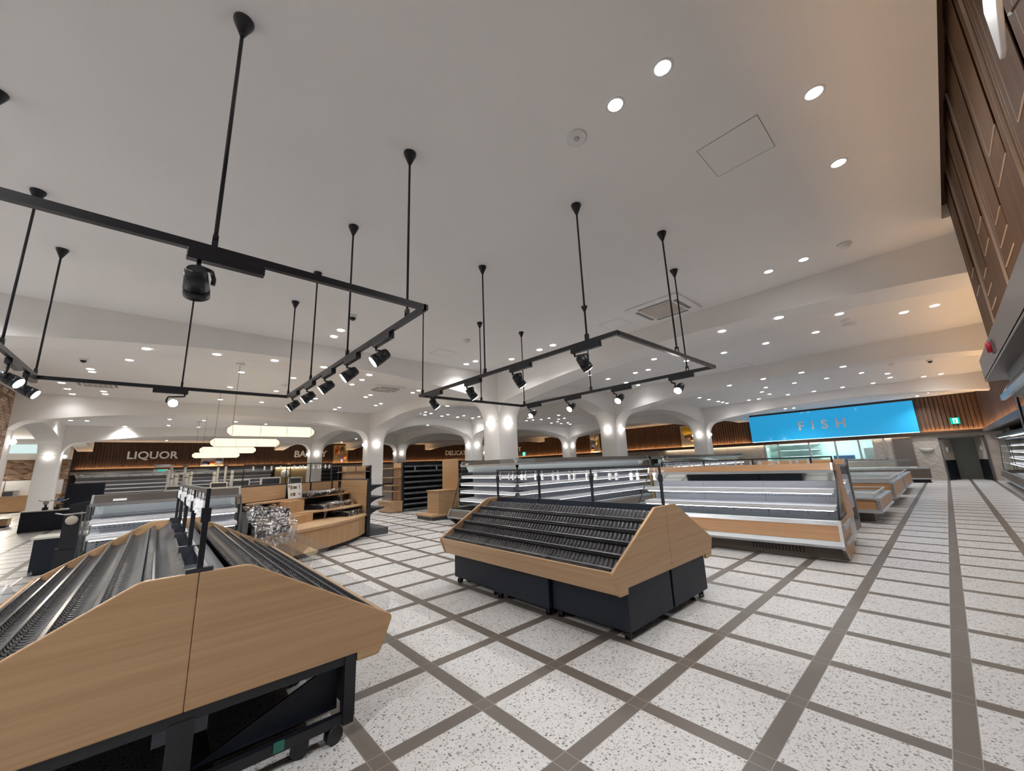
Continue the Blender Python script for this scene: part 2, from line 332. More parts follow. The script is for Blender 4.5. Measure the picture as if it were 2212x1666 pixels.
# far right bulkhead over the open cases
struct('wall_upper', box(XR, 4.05, 4.62, YB, 2.2, ZC), 'walnutd')
struct('trim_8', slats(5.0, YB-.1, 2.40, ZC, XR, 'y', -1, mat='walnut'), 'walnut')
struct('trim_9', box(XR-.14, XR, 4.62, YB-.16, 2.20, 2.30), 'taupe')
struct('trim_10', box(XR-.14, XR-.12, 4.62, YB-.16, 2.30, 2.345), 'taupe')
def cove(name, x0, x1, y0, y1, label, mat='cove'):
    o = box(x0, x1, y0, y1, 2.305, 2.325).build(name, mat); tag(o, label, 'light strip', 'warm light strips at the foot of the slatted walls'); return o
cove('light_strip', XL+.2, -6.75, YB-.125, YB-.10, 'amber light strip along the foot of the slats left of the blue fish panel'.replace('left of', 'beside'))
cove('light_strip', .95, XR-.05, YB-.125, YB-.10, 'short amber light strip over the double doors')
cove('light_strip', XL+.10, XL+.125, -5.7, YB-.3, 'amber light strip along the liquor and bakery wall')
cove('light_strip', XR-.10, XR-.075, 4.7, YB-.2, 'amber light strip above the wall of open cases')
o = box(-12.5, .45, YB-.13, YB-.115, 2.17, 2.198).build('light_strip', 'cool'); tag(o, 'cream light strip under the ledge above the kitchen window', 'light strip')
# near right bulkhead: stepped walnut boards
BX = 2.10
struct('wall_upper', box(BX+.05, 3.15, -18.0, 4.6, 2.2, ZC+.2), 'walnutd')
def boards():
    mb = MB(); y = -4.29; i = 0; e = .0035
    while y < 4.55:
        wd = .62; y1 = min(y+wd, 4.6); dp = .012*(i % 2); mb.cur = 0; mb.box(BX-dp, BX+.05, y, y1, 2.30, ZC+.15)
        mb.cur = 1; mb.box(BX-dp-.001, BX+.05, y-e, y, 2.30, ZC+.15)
        if y1 > y+.5:
            for o0, o1, zz, dd in (((.05, .54, 2.72, .004), (.05, .47, 2.84, .008), (.05, .36, 2.97, .012)) if i % 2 == 0 else ((.10, .50, 3.02, .004), (.10, .44, 3.20, .008))):
                dd += dp; mb.cur = 0; mb.box(BX-dd, BX-dp, y+o0, y+o1, zz, ZC+.15)
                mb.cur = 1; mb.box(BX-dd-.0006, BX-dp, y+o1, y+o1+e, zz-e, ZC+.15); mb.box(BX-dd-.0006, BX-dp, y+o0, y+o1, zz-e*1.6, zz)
        y += wd; i += 1
    return mb
struct('trim_21', box(2.0, 2.3, -18.0, 4.62, ZC+.16, ZC+.22), 'walnutd')
struct('trim_11', boards(), ['panel', 'walnutedge'])
struct('trim_12', box(BX, 3.15, 4.6, 4.625, 2.2, ZC), 'panel')
struct('trim_13', MB().box(2.0, 2.02, -5.0, 4.64, 2.20, 2.41).box(2.0, 3.1, -5.0, 4.64, 2.18, 2.21), 'taupe')
o = box(2.035, 2.05, -4.5, 4.5, 2.345, 2.36).build('light_strip', emit('trough_strip', (1, .58, .25), 30)); tag(o, 'amber light strip in the trough below the near walnut boards', 'light strip', 'warm light strips at the foot of the slatted walls')
# lower back wall with kitchen window, mosaic and double doors
struct('wall_lower', MB().box(XL, -6.05, YB, YB+.2, 0, 2.2).box(-6.05, -.55, YB, YB+.2, 0, 1.12).box(-.55, 1.40, YB, YB+.2, 0, 2.2).box(2.85, 4.2, YB, YB+.2, 0, 2.2).box(1.40, 2.85, YB, YB+.2, 2.03, 2.2), 'stone')
struct('trim_14', box(-1.0, -.22, YB-.03, YB, 0, 2.19), mosaic_mat()); struct('trim_15', box(.5, 1.38, YB-.03, YB, 0, 2.19), mosaic_mat())
struct('trim_16', box(-.22, .5, YB-.10, YB, 0, 2.19), 'taupe')
win = MB(); xs = [-6.02, -5.3, -3.75, -2.55, -1.55, -.55]
for x in xs: win.box(x-.04, x+.04, YB-.05, YB+.05, 1.1, 2.16)
win.box(-6.05, -.5, YB-.05, YB+.05, 2.12, 2.18); win.box(-6.05, -.5, YB-.05, YB+.05, 1.08, 1.14)
wo = struct('window_1', win, 'steel'); box(-6.0, -.55, YB+.0, YB+.01, 1.12, 2.14).build('window_pane', 'glass', wo)
struct('wall_kitchen', MB().box(-6.6, 0, 29.2, 29.4, 0, 2.6).box(-6.6, -6.4, YB+.2, 29.2, 0, 2.6).box(-.2, 0, YB+.2, 29.2, 0, 2.6).box(-6.6, 0, YB+.2, 29.4, 2.6, 2.7), 'teal')
sh = thing('wall_shelf', 'white kitchen shelf rack seen through the fish counter window', 'shelf', (-4.6, 29.0, 0))
for z in (1.35, 1.75, 2.1): box(-1.3, .9, -.35, .15, z, z+.03).build('shelf', 'white', sh)
cn = thing('kitchen_cone', 'grey cone on the kitchen rack behind the window', 'cone', (-5.0, 28.85, 1.78)); MB().cyl((0, 0, 0), (0, 0, .28), .09, .01).build('cone', 'greyd', cn)
tub = tag(box(-2.9, -2.0, 27.5, 28.1, 0, 1.35).build('fish_tub', 'deep', bevel=.03), 'blue plastic tub standing behind the kitchen window', 'tub')
kf = tag(box(-1.6, -.9, 28.4, 29.1, 0, 1.75).build('kitchen_fridge', 'steel', bevel=.02), 'grey steel cabinet standing in the kitchen behind the window', 'cabinet')
kl = thing('kitchen_lamp', 'pale ceiling light in the kitchen behind the fish window', 'lamp', (-3.3, 28, 2.55)); box(-2.2, 2.2, -.15, .15, 0, .03).build('tube', emit('kitchen_tube', (.80, 1, .96), 34), kl)
# double doors
dr = MB().box(1.40, 1.45, YB-.04, YB+.2, 0, 2.03).box(2.80, 2.85, YB-.04, YB+.2, 0, 2.03).box(1.40, 2.85, YB-.04, YB+.2, 1.98, 2.03)
do = struct('door_1', dr, 'greyd')
struct('wall_passage', MB().box(1.0, 3.3, 28.3, 28.4, 0, 2.4).box(.9, 1.0, YB+.2, 28.4, 0, 2.4).box(3.2, 3.3, YB+.2, 28.4, 0, 2.4).box(.9, 3.3, YB+.2, 28.4, 2.4, 2.5), plain('passage_paint', (.42, .45, .41), .6))
for sx, hx, ang in ((1, 1.46, R(62)), (-1, 2.79, R(-70))):
    lf = struct('door_2' if sx > 0 else 'door_3', box(0, .66*sx, -.02, .02, .02, 1.97) if sx > 0 else box(-.66, 0, -.02, .02, .02, 1.97), 'stone', loc=(hx, YB+.06, 0), rot=(0, 0, ang))
    box(*sorted((.0, .67*sx)), -.03, .03, .03, .95).build('kick_plate', 'black', lf)
    MB().lathe([(.14, -.024), (.14, .024)], (.33*sx, 0, 1.45), 20, 1).build('oval_window', 'whitep', lf)
# blue fish panel
fp = thing('fish_signboard', 'large glossy blue glass panel lit from below over the fish counter', 'panel', (0, YB-.09, 0))
box(-6.62, .85, -.05, .05, 2.38, 3.97).build('glass_panel', 'blue', fp); box(-6.62, .85, -.02, .02, 2.33, 2.375).build('light_strip', 'bluelit', fp)
box(-6.72, .95, -.06, .08, 3.97, 4.06).build('top_trim', 'walnutd', fp)
def lettering(text, loc, rot, h, width, label, mat='letter', ext=.03):
    o = thing('wall_letters', label, 'lettering', loc); o.rotation_euler = rot
    cu = bpy.data.curves.new('lettering', 'FONT'); cu.body = text; cu.size = h*1.38; cu.extrude = ext; cu.offset = h*.034; cu.align_x = 'LEFT'; cu.align_y = 'BOTTOM_BASELINE'
    f = bpy.data.objects.new('lettering', cu); COL.objects.link(f); f.parent = o; cu.materials.append(MAT[mat])
    bpy.context.view_layer.update(); w0 = f.dimensions.x
    cu.space_character = 1.2; bpy.context.view_layer.update(); w1 = f.dimensions.x
    cu.space_character = 1+.2*(width-w0)/max(1e-4, w1-w0); bpy.context.view_layer.update()
    me = bpy.data.meshes.new_from_object(f.evaluated_get(bpy.context.evaluated_depsgraph_get())); bpy.data.objects.remove(f); bpy.data.curves.remove(cu)
    g = bpy.data.objects.new('lettering', me); COL.objects.link(g); g.parent = o
    if not me.materials: me.materials.append(MAT[mat])
    return o
FR = (R(90), 0, 0); LR = (R(90), 0, R(90))
lettering('FISH', (-4.08, YB-.19, 2.91), FR, .50, 2.16, 'spaced grey letters FISH standing off the blue panel')
lettering('LIQUOR', (XL+.12, -3.50, 2.97), LR, .50, 2.62, 'grey letters LIQUOR on the dark slatted wall')
lettering('BAKERY', (XL+.12, 6.62, 2.94), LR, .54, 2.60, 'grey letters BAKERY on the slatted wall behind a column')
lettering('DELICATESSEN', (XL+.12, 21.57, 2.95), LR, .48, 4.55, 'grey letters DELICATESSEN on the slatted wall near the corner')
lettering('MEAT', (-31.1, YB-.12, 2.95), FR, .46, 2.75, 'grey letters MEAT on the slatted wall past the corner')
# ================================================================== CEILING FITTINGS
DL = [(.79,.48),(.43,.47),(1.42,1.51),(1.41,2.54),(.36,4.42),(.77,4.42),(.7,7.53),(-.78,8.5),(-1.7,8.51),(.16,8.52),(1.52,8.51),(1.92,8.52),(.16,15.32),(.71,16.37),(.7,17.44),(1.51,18.47),(1.93,18.41),(-.77,15.36),(-1.7,15.31),(-2.63,15.34),(-3.06,16.39),(-3.05,17.39),(-2.61,18.38),(-1.7,18.46),(-.76,18.39),(.16,18.39),(-4.17,18.46),(-3.77,18.51),(-5.16,15.4),(-5.15,16.36),(-5.15,17.44),(-5.13,17.92),(-5.13,18.47),(1.52,24.58),(1.09,25.54),(-1.7,23.13),(-3.76,24.63),(-4.14,24.5),(-6.15,3.78),(-5.8,3.81),(-5.15,4.43),(-4.2,4.44),(-3.79,4.44),(-3.38,6.72),(-3.06,7.54),(-3.77,8.52),(-4.19,8.53),(-5.16,7.55),(-5.15,8.53),(-5.15,9.57),(-5.15,10.33),(-2.63,8.48),(-14.63,7.08),(-14.1,7.09),(-14.96,7.56),(-14.4,7.56),(-14.98,8.52),(-14.4,8.5),(-14.98,9.46),(-14.38,9.43),(-14.99,10.42),(-14.37,10.38),(-14.65,14.1),(-14.23,14.22),(-13.87,14.53),(-13.23,14.51),(-12.84,15.39),(-13.32,15.45),(-14.97,16.62),(-14.89,17.46),(-14.41,17.57),(-14.94,18.46),(-14.23,16.39),(-5.46,.48),(-5.88,.49),(-9.91,.71),(-9.19,2.3),(-9.93,2.28),(-12.06,.72),(-12.83,2.07),(-13.44,2.06),(-11.3,3.4),(-11.73,3.4),(-9.78,4.41),(-10.21,4.42),(-12.8,4.42),(-13.3,4.42),(-14.47,3.41),(-15.01,3.41),(-14.43,.72),(-21.44,2.07),(-9.89,-2.48),(-11.28,-3.18),(-11.6,-3.18),(-13.46,-3.88),(-14.39,-3.88),(-15.28,-3.89),(-14.41,-3.19),(-14.88,-3.19),(-12.8,-1.63),(-12.05,-.46),(-9.9,-.46),(-14.46,-.46),(-20.87,-1.65),(-20.86,-.46),(-20.83,.73),(-24.57,-3.2),(-22.57,-4.26),(-22.63,-4.73),(-23.5,-1.64),(-23.9,-.47)]+[(-33.4, q) for q in (-4.2, -1.6, 1.0, 3.6, 7.2, 9.8, 13.4, 16.6, 21.8, 24.4)]
DS = [(-.7,5.48),(.17,5.48),(.19,11.19),(-.7,11.19),(-1.63,11.19),(-2.56,11.19),(-9.7,5.48),(-9.6,11.19),(-11.5,11.19),(-6.9,-.28),(-6.9,.63),(-6.9,1.61),(-6.9,-2.12),(-6.9,-1.19),(-25.1,8.0),(-16,8.3)]
def soffit(x, y):
    for yc in CY:
        if abs(y-yc) < .1:
            for a, b in ((-16+HW, -6.9-HW), (-6.9+HW, 4.3), (-25.1+HW, -16-HW)):
                if a < x < b: return arch_z(min(x-a, b-x), (b-a)/2)
    ys = [-5.44]+CY
    for a, b in zip(ys, ys[1:]):
        if a+HW < y < b-HW: return arch_z(min(y-a-HW, b-HW-y), (b-a-2*HW)/2)
    return 3.6
def ring_bm(r0, r1, h): 
    return MB().lathe([(r0, -.002), (r0, -h), (r1, -h), (r1, -.001)], n=20)
def make_down(x, y, z, label, big):
    t = thing('ceiling_downlight', label, 'downlight', (x, y, z), 0, 'recessed ceiling downlights')
    if big:
        mb = MB(); n = 24
        for j, (r, h) in enumerate(((.052, -.001), (.052, -.008), (.066, -.008), (.070, -.001))):
            for i in range(n): mb.v.append((r*math.cos(2*math.pi*i/n), r*math.sin(2*math.pi*i/n), h))
        for j in range(3):
            for i in range(n): mb.face([j*n+i, j*n+(i+1) % n, (j+1)*n+(i+1) % n, (j+1)*n+i], True)
        mb.build('trim_ring', 'whitep', t)
    MB().lathe([(.052 if big else .06, -.004), (.052 if big else .06, -.001)], n=20).build('lens', 'light', t)
    return t
def near_of(x, y):
    if x > -6.5 and y < 5.2: return 'in the ceiling bay over the produce bins'
    if x > -6.5 and y < 10.8: return 'between the first two arched beams'
    if x > -6.5 and y < 19.1: return 'in the third bay toward the blue panel'
    if x > -6.5: return 'in the last bay above the fish counter'
    if x > -15.6 and y < 5.2: return 'in the bay with the paper lanterns'
    if x > -15.6: return 'in the far bays above the black shelving'
    return 'in the bay by the liquor wall'
BAY_LAMPS = {}
for i, (x, y) in enumerate(DL):
    big = x > -3 and y < 6
    lab = {0: 'bright round downlight by the large square hatch, in the pair farther from the produce bins', 1: 'bright round downlight next to the small emergency lamp'}.get(i, None)
    if i == 2: lab = 'bright round downlight between the square ceiling hatch and the walnut boards'
    elif i == 3: lab = 'bright round downlight past the hatch corner close to the walnut boards'
    elif i == 0: lab = 'bright round downlight beyond the one beside the emergency lamp'
    t = make_down(x, y, ZC, lab or 'small round recessed downlight '+near_of(x, y), big)
    lamp('downlight_lamp', 'SPOT', (0, 0, -.03), (0, 0, 0), DOWN_W*(3.0 if y > 22 and x > -7 else .50 if y > 5.5 else 1.9 if x < -20 else .28 if x < -15.1 else .45 if x < -14.8 else .75 if x < -7 else .9), t, (1, .992, .99), R(132), 1.0, .05)
for x, y in [(-12+4.2*i, -8-4*j) for i in range(4) for j in range(3)]+[(-5.5, -4.0), (-2.3, -4.0), (.6, -3.4)]:  # unseen downlights added behind the camera to brighten the near ceiling
    t = make_down(x, y, ZC, 'unseen fill downlight behind the camera', False); t['label'] = 'added fill downlight, out of view past the end of the big produce bin'
    lamp('downlight_lamp', 'SPOT', (0, 0, -.03), (0, 0, 0), DOWN_W*4.5, t, (1, .992, .99), R(150), 1.0, .05)
for x, y in DS:
    t = make_down(x, y, soffit(x, y), 'small round downlight set in the underside of an arched beam', False)
    lamp('downlight_lamp', 'SPOT', (0, 0, -.03), (0, 0, 0), DOWN_W*.6, t, (1, .992, .99), R(125), 1.0, .05)
# wall globes on the columns
def globe(x, y, z, nx, ny, label):
    t = thing('wall_globe', label, 'wall lamp', (x, y, z), 0, 'frosted globe lamps on the columns')
    MB().cyl((0, 0, 0), (nx*.02, ny*.02, 0), .05, .05, 16).build('back_plate', 'whitep', t)
    MB().sphere((nx*.085, ny*.085, 0), .075).build('globe', 'globe', t)
    return t
for x in CX:
    for y in CY:
        near = {(-6.9, 5.48): 'the column behind the white open case', (-16, 5.48): 'the column beside the oak end shelves', (-6.9, 11.19): 'the second column along the fish side', (-6.9, 19.42): 'the column beside the blue fish panel', (-25.1, 5.48): 'the column in front of the BAKERY letters'}.get((x, y), 'a far column by the slatted walls')
        globe(x+HW, y, 2.70, 1, 0, 'globe lamp on the side face of '+near); globe(x, y-HW, 2.70, 0, -1, 'globe lamp on the front of '+near)
        globe(x-HW, y, 2.70, -1, 0, 'globe lamp on the rear of '+near)
globe(-16+HW, -5.2, 2.72, 1, 0, 'lit white globe beside the brick wall edge'); globe(-16, -5.35+HW, 2.72, 0, 1, 'lit white globe under the arch next to the brick wall')
globe(-25.1+HW, -5.44, 2.70, 1, 0, 'lit white globe on the front of the column by the café counter'); globe(-25.1, -5.44+HW, 2.70, 0, 1, 'lit white globe on the bakery side of the café column')
# hatches, air units, detectors
def hatch(x0, x1, y0, y1, label):
    t = thing('ceiling_hatch', label, 'hatch', ((x0+x1)/2, (y0+y1)/2, ZC), 0, 'ceiling access hatches'); a = (x1-x0)/2; b = (y1-y0)/2; w_ = .0035
    MB().box(-a, a, -b, -b+w_, -.002, 0).box(-a, a, b-w_, b, -.002, 0).box(-a, -a+w_, -b, b, -.002, 0).box(a-w_, a, -b, b, -.002, 0).build('frame', 'trim', t)
    box(-a+w_, a-w_, -b+w_, b-w_, -.0015, 0).build('panel', 'ceil', t)
hatch(.63, 1.09, 1.39, 1.86, 'large square access hatch in the ceiling among the bright downlights')
hatch(-2.42, -1.97, 4.23, 4.70, 'square access hatch beside the cassette air unit by the first beam'); hatch(-5.85, -5.42, 2.55, 3.01, 'square access hatch near the smoke detector over the far track loop'); hatch(-2.2, -1.7, 10.3, 10.75, 'square access hatch close to the second arched beam')
def cassette(x, y, label):
    t = thing('air_cassette', label, 'air conditioner', (x, y, ZC-.001), 0, 'ceiling cassette air units')
    box(-.47, .47, -.47, .47, -.035, 0).build('body', 'ceil', t, bevel=.02)
    box(-.27, .27, -.27, .27, -.041, -.035).build('grille', 'stone', t)
    g = MB()
    for i in range(-2, 3): g.box(-.27, .27, i*.1-.006, i*.1+.006, -.044, -.041)
    g.build('grille_bar', 'whitep', t)
    f = MB()
    for s in (-1, 1): f.box(-.28, .28, s*.34-.03, s*.34+.03, -.04, -.035).box(s*.34-.03, s*.34+.03, -.28, .28, -.04, -.035)
    f.build('air_flap', 'grey', t)
cassette(-1.25, 4.47, 'square white cassette air unit with slatted grille before the first beam'); cassette(-10.0, 3.36, 'square white cassette air unit in the bay with the paper lanterns'); cassette(-13.1, -3.2, 'white cassette air unit near the brick wall')
def detector(x, y, label, kind='smoke'):
    t = thing('smoke_detector' if kind == 'smoke' else 'dome_camera' if kind == 'dome' else 'ceiling_sensor', label, {'smoke': 'smoke detector', 'dome': 'camera'}.get(kind, 'sensor'), (x, y, ZC))
    if kind == 'smoke': MB().lathe([(.075, 0), (.075, -.02), (.055, -.03), (.05, -.05), (.02, -.055)]).build('body', 'whitep', t)
    elif kind == 'dome':
        MB().lathe([(.07, 0), (.07, -.035), (.055, -.04)]).build('housing', 'whitep', t); MB().lathe([(.05, -.04), (.045, -.07), (.02, -.088), (.002, -.09)]).build('dome', 'black', t)
    elif kind == 'emergency':
        MB().lathe([(.085, 0), (.085, -.006), (.07, -.010)]).build('plate', 'whitep', t); MB().lathe([(.022, -.01), (.018, -.02), (.004, -.024)]).build('bulb', 'stand', t)
    else: MB().lathe([(.12, 0), (.12, -.012), (.09, -.02)]).build('disc', 'whitep', t)
detector(1.2, 4.38, 'white smoke detector near the two lights before the first beam'); detector(.71, 8.08, 'white smoke detector beside a flat ceiling disc'); detector(.72, 8.48, 'flat white ceiling speaker disc beside a smoke detector', 'disc')
detector(-4.64, .4, 'black camera dome hanging behind a track rod', 'dome'); detector(-4.59, 2.69, 'white smoke detector over the far track loop'); detector(1.73, 14.83, 'dark camera dome in the far bay beside the walnut wall', 'dome'); detector(-10.22, -3.18, 'white camera dome past the first side beam', 'dome')
detector(.94, 14.49, 'white smoke detector in the far bay by the camera dome'); detector(.06, .48, 'small round emergency lamp beside the bright downlights', 'emergency'); detector(-10.99, .71, 'white smoke detector behind the lantern cords')
# ================================================================== TRACK LIGHTING
ZT = 2.62
def track_loop(x0, x1, y0, y1, rods, label, group):
    t = thing('track_loop', label, 'lighting track', ((x0+x1)/2, (y0+y1)/2, ZT)); cx, cy = (x0+x1)/2, (y0+y1)/2; a, b = (x1-x0)/2, (y1-y0)/2; r = .016
    for mb in (MB().box(-a-r, a+r, -b-r, -b+r, -.02, .02), MB().box(-a-r, a+r, b-r, b+r, -.02, .02), MB().box(-a-r, -a+r, -b, b, -.02, .02), MB().box(a-r, a+r, -b, b, -.02, .02)): mb.build('track_rail', 'black', t)
    for x, y in rods:
        px, py = x-cx, y-cy
        rd = MB().cyl((px, py, .07), (px, py, ZC-ZT-.06), .0095, n=10).build('hanging_rod', 'black', t)
        MB().lathe([(.013, ZC-ZT-.105), (.018, ZC-ZT-.092), (.050, ZC-ZT-.016), (.051, ZC-ZT)], (px, py, 0), 20).build('ceiling_cone', 'black', rd)
        MB().box(px-.018, px-.012, py-.012, py+.012, .0, .06).box(px+.012, px+.018, py-.012, py+.012, .0, .06).box(px-.018, px+.018, py-.012, py+.012, .055, .08).build('clamp', 'black', rd)
    return t
track_loop(-4.66, -.66, -2.81, -.47, [(-.93, -.47), (-2.2, -.47), (-3.47, -.47), (-4.6, -.47), (-.66, -1.65), (-4.66, -1.64), (-3.4, -2.81), (-4.6, -2.81), (-2.19, -2.81)], 'black rectangular track frame hung over the big oak produce bin', None)
track_loop(-3.65, -.15, 1.13, 3.28, [(-.47, 1.13), (-2.03, 1.13), (-3.58, 1.13), (-.15, 2.29), (-.48, 3.28), (-2.03, 3.28), (-3.58, 3.28), (-3.65, 2.31)], 'black rectangular track frame hung over the oak bin in the middle', None)
def spot(x, y, ax, aim, label, group, lit=True, sgn=1, energy=None, d0=-.13, d1=.20, jt=-.10):
    # ax: direction of the driver box along the track; aim: direction the beam points
    t = thing('track_spotlight', label, 'spotlight', (x, y, ZT), 0, group); A = Vector(aim).normalized(); ax = Vector(ax)
    side = Vector((-ax.y, ax.x, 0))
    d = MB(); p0 = ax*d0; p1 = ax*d1
    lo = [min(p0[i], p1[i])-abs(side[i])*.024 for i in (0, 1)]; hi = [max(p0[i], p1[i])+abs(side[i])*.024 for i in (0, 1)]
    d.box(lo[0], hi[0], lo[1], hi[1], -.072, -.02).build('driver_box', 'black', t, bevel=.004)
    c = Vector((0, 0, -.185)); off = A.cross(Vector((0, 0, 1))); off = (off.normalized() if off.length > .05 else side)*.058*sgn
    MB().tube([(ax*jt+Vector((0, 0, -.07))), (ax*jt+Vector((0, 0, -.10))), off*.9+Vector((0, 0, -.115)), off*1.12+c+Vector((0, 0, .03)), off*1.08+c], .0095, 8).build('arm', 'black', t)
    h = MB(); 
    h.cyl(c-A*.075, c-A*.06, .034, .044, 18).cyl(c-A*.06, c+A*.03, .044, .052, 18).cyl(c+A*.033, c+A*.075, .053, .053, 18)
    h.build('head', 'black', t); hs = MB()
    for i in range(20):
        an = 2*math.pi*i/20; uu = A.orthogonal().normalized(); vv = A.cross(uu); rr = uu*math.cos(an)+vv*math.sin(an)
        hs.cyl(c-A*.0755+rr*.022, c-A*.0755+rr*.031, .0016, .0016, 5)
    hs.build('fin_groove', 'slot', t)
    MB().cyl(c+A*.0755, c+A*.078, .046, .046, 18).build('lens', 'spot', t)
    q = A.to_track_quat('-Z', 'Y').to_euler()
    lamp('spot_lamp', 'SPOT', tuple(c+A*.09), q, energy or SPOT_W, t, (1, .97, .94), R(62), .6, .04)
g1 = 'spotlights on the track over the big bin'; g2 = 'spotlights on the track over the middle bin'
for i, x in enumerate((-1.39, -2.09, -2.79, -3.5, -4.22)):
    spot(x, -.47, (1, 0, 0), (-.25, -.75, -.62), ['lit black spotlight closest to the inner corner of the big track loop', 'lit black spotlight second from the inner corner of the big track loop', 'lit black spotlight in the middle of the five in a row', 'lit black spotlight fourth from the inner corner of the big track loop', 'lit black spotlight at the end of the row near the paper lanterns'][i], g1)
spot(-.66, -1.70, (0, 1, 0), (-.80, .12, -.62), 'large black spotlight seen from behind under the near side of the track', g1, d0=-.05, d1=.27, jt=.0)
spot(-4.66, -1.70, (0, -1, 0), (.97, -.01, -.22), 'glaring spotlight aimed straight outward under the far side of the track', g1)
spot(-3.80, -2.81, (-1, 0, 0), (.2, .8, -.5), 'black spotlight beside the rod over the bin, first of the pair by the brick wall', g1); spot(-4.42, -2.81, (-1, 0, 0), (.1, .85, -.5), 'black spotlight at the corner of the big track loop by the brick wall', g1)
for i, x in enumerate((-3.24, -2.32, -1.43, -.53)):
    spot(x, 1.13, (1, 0, 0), (.15, .62, -.75), ['dark-backed spotlight at the far corner of the middle track loop', 'dark-backed spotlight second from the far corner of the middle loop', 'dark-backed spotlight third from the far corner of the middle loop', 'dark-backed spotlight at the near corner of the middle loop'][i], g2)
for i, x in enumerate((-3.36, -2.45, -1.52, -.61)):
    spot(x, 3.28, (1, 0, 0), (-.05, -.78, -.58), ['lit spotlight facing the bin at the far end of the back rail', 'lit spotlight second along the back rail of the middle loop', 'lit spotlight third along the back rail of the middle loop', 'lit spotlight at the near end of the back rail of the middle loop'][i], g2)
# paper lanterns
for i, x in enumerate((-9.0, -12.85, -17.0, -21.3)):
    t = thing('paper_lantern', ['long glowing paper lantern, the largest and highest of the four', 'long glowing paper lantern, second in the row of four', 'long glowing paper lantern, third in the row of four', 'long glowing paper lantern, smallest and last in the row'][i], 'pendant lamp', (x, .18, 2.53), 0, 'tube paper lanterns in a row')
    MB().lathe([(.05, -.885), (.125, -.80), (.125, .80), (.05, .885)], n=10, axis=1).build('shade', 'lantern', t)
    for k in (-.80, -.27, .27, .80): MB().lathe([(.127, k-.004), (.127, k+.004)], n=10, axis=1).build('rib', 'rib', t)
    MB().cyl((0, -.80, .12), (0, -.78, ZC-2.53), .004, n=6).build('cord', 'black', t)
    MB().lathe([(.09, ZC-2.53-.025), (.09, ZC-2.53)], (0, -.78, 0)).build('ceiling_cap', 'whitep', t)
    lamp('lantern_lamp', 'POINT', (0, 0, -.3), (0, 0, 0), 14, t, (1, .75, .45), radius=.12)
# ================================================================== PRODUCE BINS
def caster(x, y, parent, a=0.0, h=.07):
    r = h*.46; o = MB().cyl((-.024, 0, r), (-.006, 0, r), r, r, 16).cyl((.006, 0, r), (.024, 0, r), r, r, 16).cyl((-.007, 0, r), (.007, 0, r), r*.5, r*.5, 8).build('caster', 'black', parent, loc=(x, y, 0), rot=(0, 0, a))
    MB().box(-.005, .005, -.02, .03, r*.6, h).box(-.022, .022, -.02, .035, h-.008, h+.004).build('fork', 'bracket', o)
    return o
def clip(x, z, parent):
    mb = MB().box(-.002, .002, -.002, .002, -.045, .004)
    mb.box(-.021, .021, -.009, .009, -.078, -.045).box(-.012, .012, -.011, .011, -.094, -.074).box(-.018, .018, -.009, .009, -.122, -.092)
    return mb.build('price_clip', 'clipm', parent, loc=(x, 0, z), rot=(0, 0, random.uniform(-.5, .5)))
PT = [(1.035, .592), (.215, 1.05), (-.215, 1.05), (-1.035, .592), (-.95, .39), (-.81, .39), (-.81, .437), (.81, .437), (.81, .39), (.95, .39)]
def tier_prof(t, z, s):
    return [(s*(t+.178), z-.060), (s*(t+.166), z-.084), (s*(t+.13), z-.090), (s*(t+.09), z-.078), (s*(t+.05), z-.050), (s*(t+.02), z-.016), (s*t, z+.004)]
def tray(t, z, s, x0, x1):
    pr = tier_prof(t, z, s); mb = MB(); p = .048; n = int((x1-x0)/p); p = (x1-x0)/n
    low = [(y, q-.012) for y, q in pr]
    th = -.006 if s > 0 else .006
    mb.sheet(low, x0, x1, 'x', th, True)
    for i in range(n): mb.sheet(pr, x0+i*p+.0045, x0+(i+1)*p-.0045, 'x', th, True)
    mb.cur = 1; mb.sheet([(s*(t+.188), z-.056), (s*(t+.170), z-.050)], x0, x1, 'x', th); mb.cur = 0
    return mb
def bin_posts(t, xs, z0, panel, rail_z=1.445, clips=True, low=.62):
    for x in xs:
        MB().box(x-.0125, x+.0125, -.0125, .0125, low, 1.36).box(x-.009, x+.009, -.009, .009, 1.34, rail_z+.012).box(x-.017, x+.017, -.02, .02, 1.29, 1.36).build('post', 'black', t)
        box(x-.016, x+.016, -.055, .055, .93, 1.07 if not panel else 1.0).build('post_bracket', 'bracket', t)
    for a, b in zip(xs, xs[1:]):
        box(a+.01, b-.01, -.009, .009, rail_z-.012, rail_z+.012).build('top_rail', 'black', t)
        MB().cyl((a, .0, rail_z-.05), (b, .0, rail_z-.05), .0025, n=6).build('clip_wire', 'black', t)
        if panel: box(a+.015, b-.015, -.02, .02, .93, 1.055).build('back_panel', 'blackm', t, bevel=.006)
        else: MB().cyl((a, .03, 1.055), (b, .03, 1.055), .011, n=12).build('round_bar', 'stand', t)
        if clips:
            for q in (.04, .24, .33, .52, .60, .80): clip(a+.03+q*(b-a-.03)/.86*1.0, rail_z-.02, t)
def rnd(pts, ids, r=.03, k=4):
    out = []
    for i, p in enumerate(pts):
        if i not in ids: out.append(p); continue
        P = Vector(p); A_ = (Vector(pts[i-1])-P).normalized()*r; B_ = (Vector(pts[(i+1) % len(pts)])-P).normalized()*r
        for j in range(k+1): f = j/k; out.append(tuple(P+A_*(1-f)**2+B_*f**2))
    return out
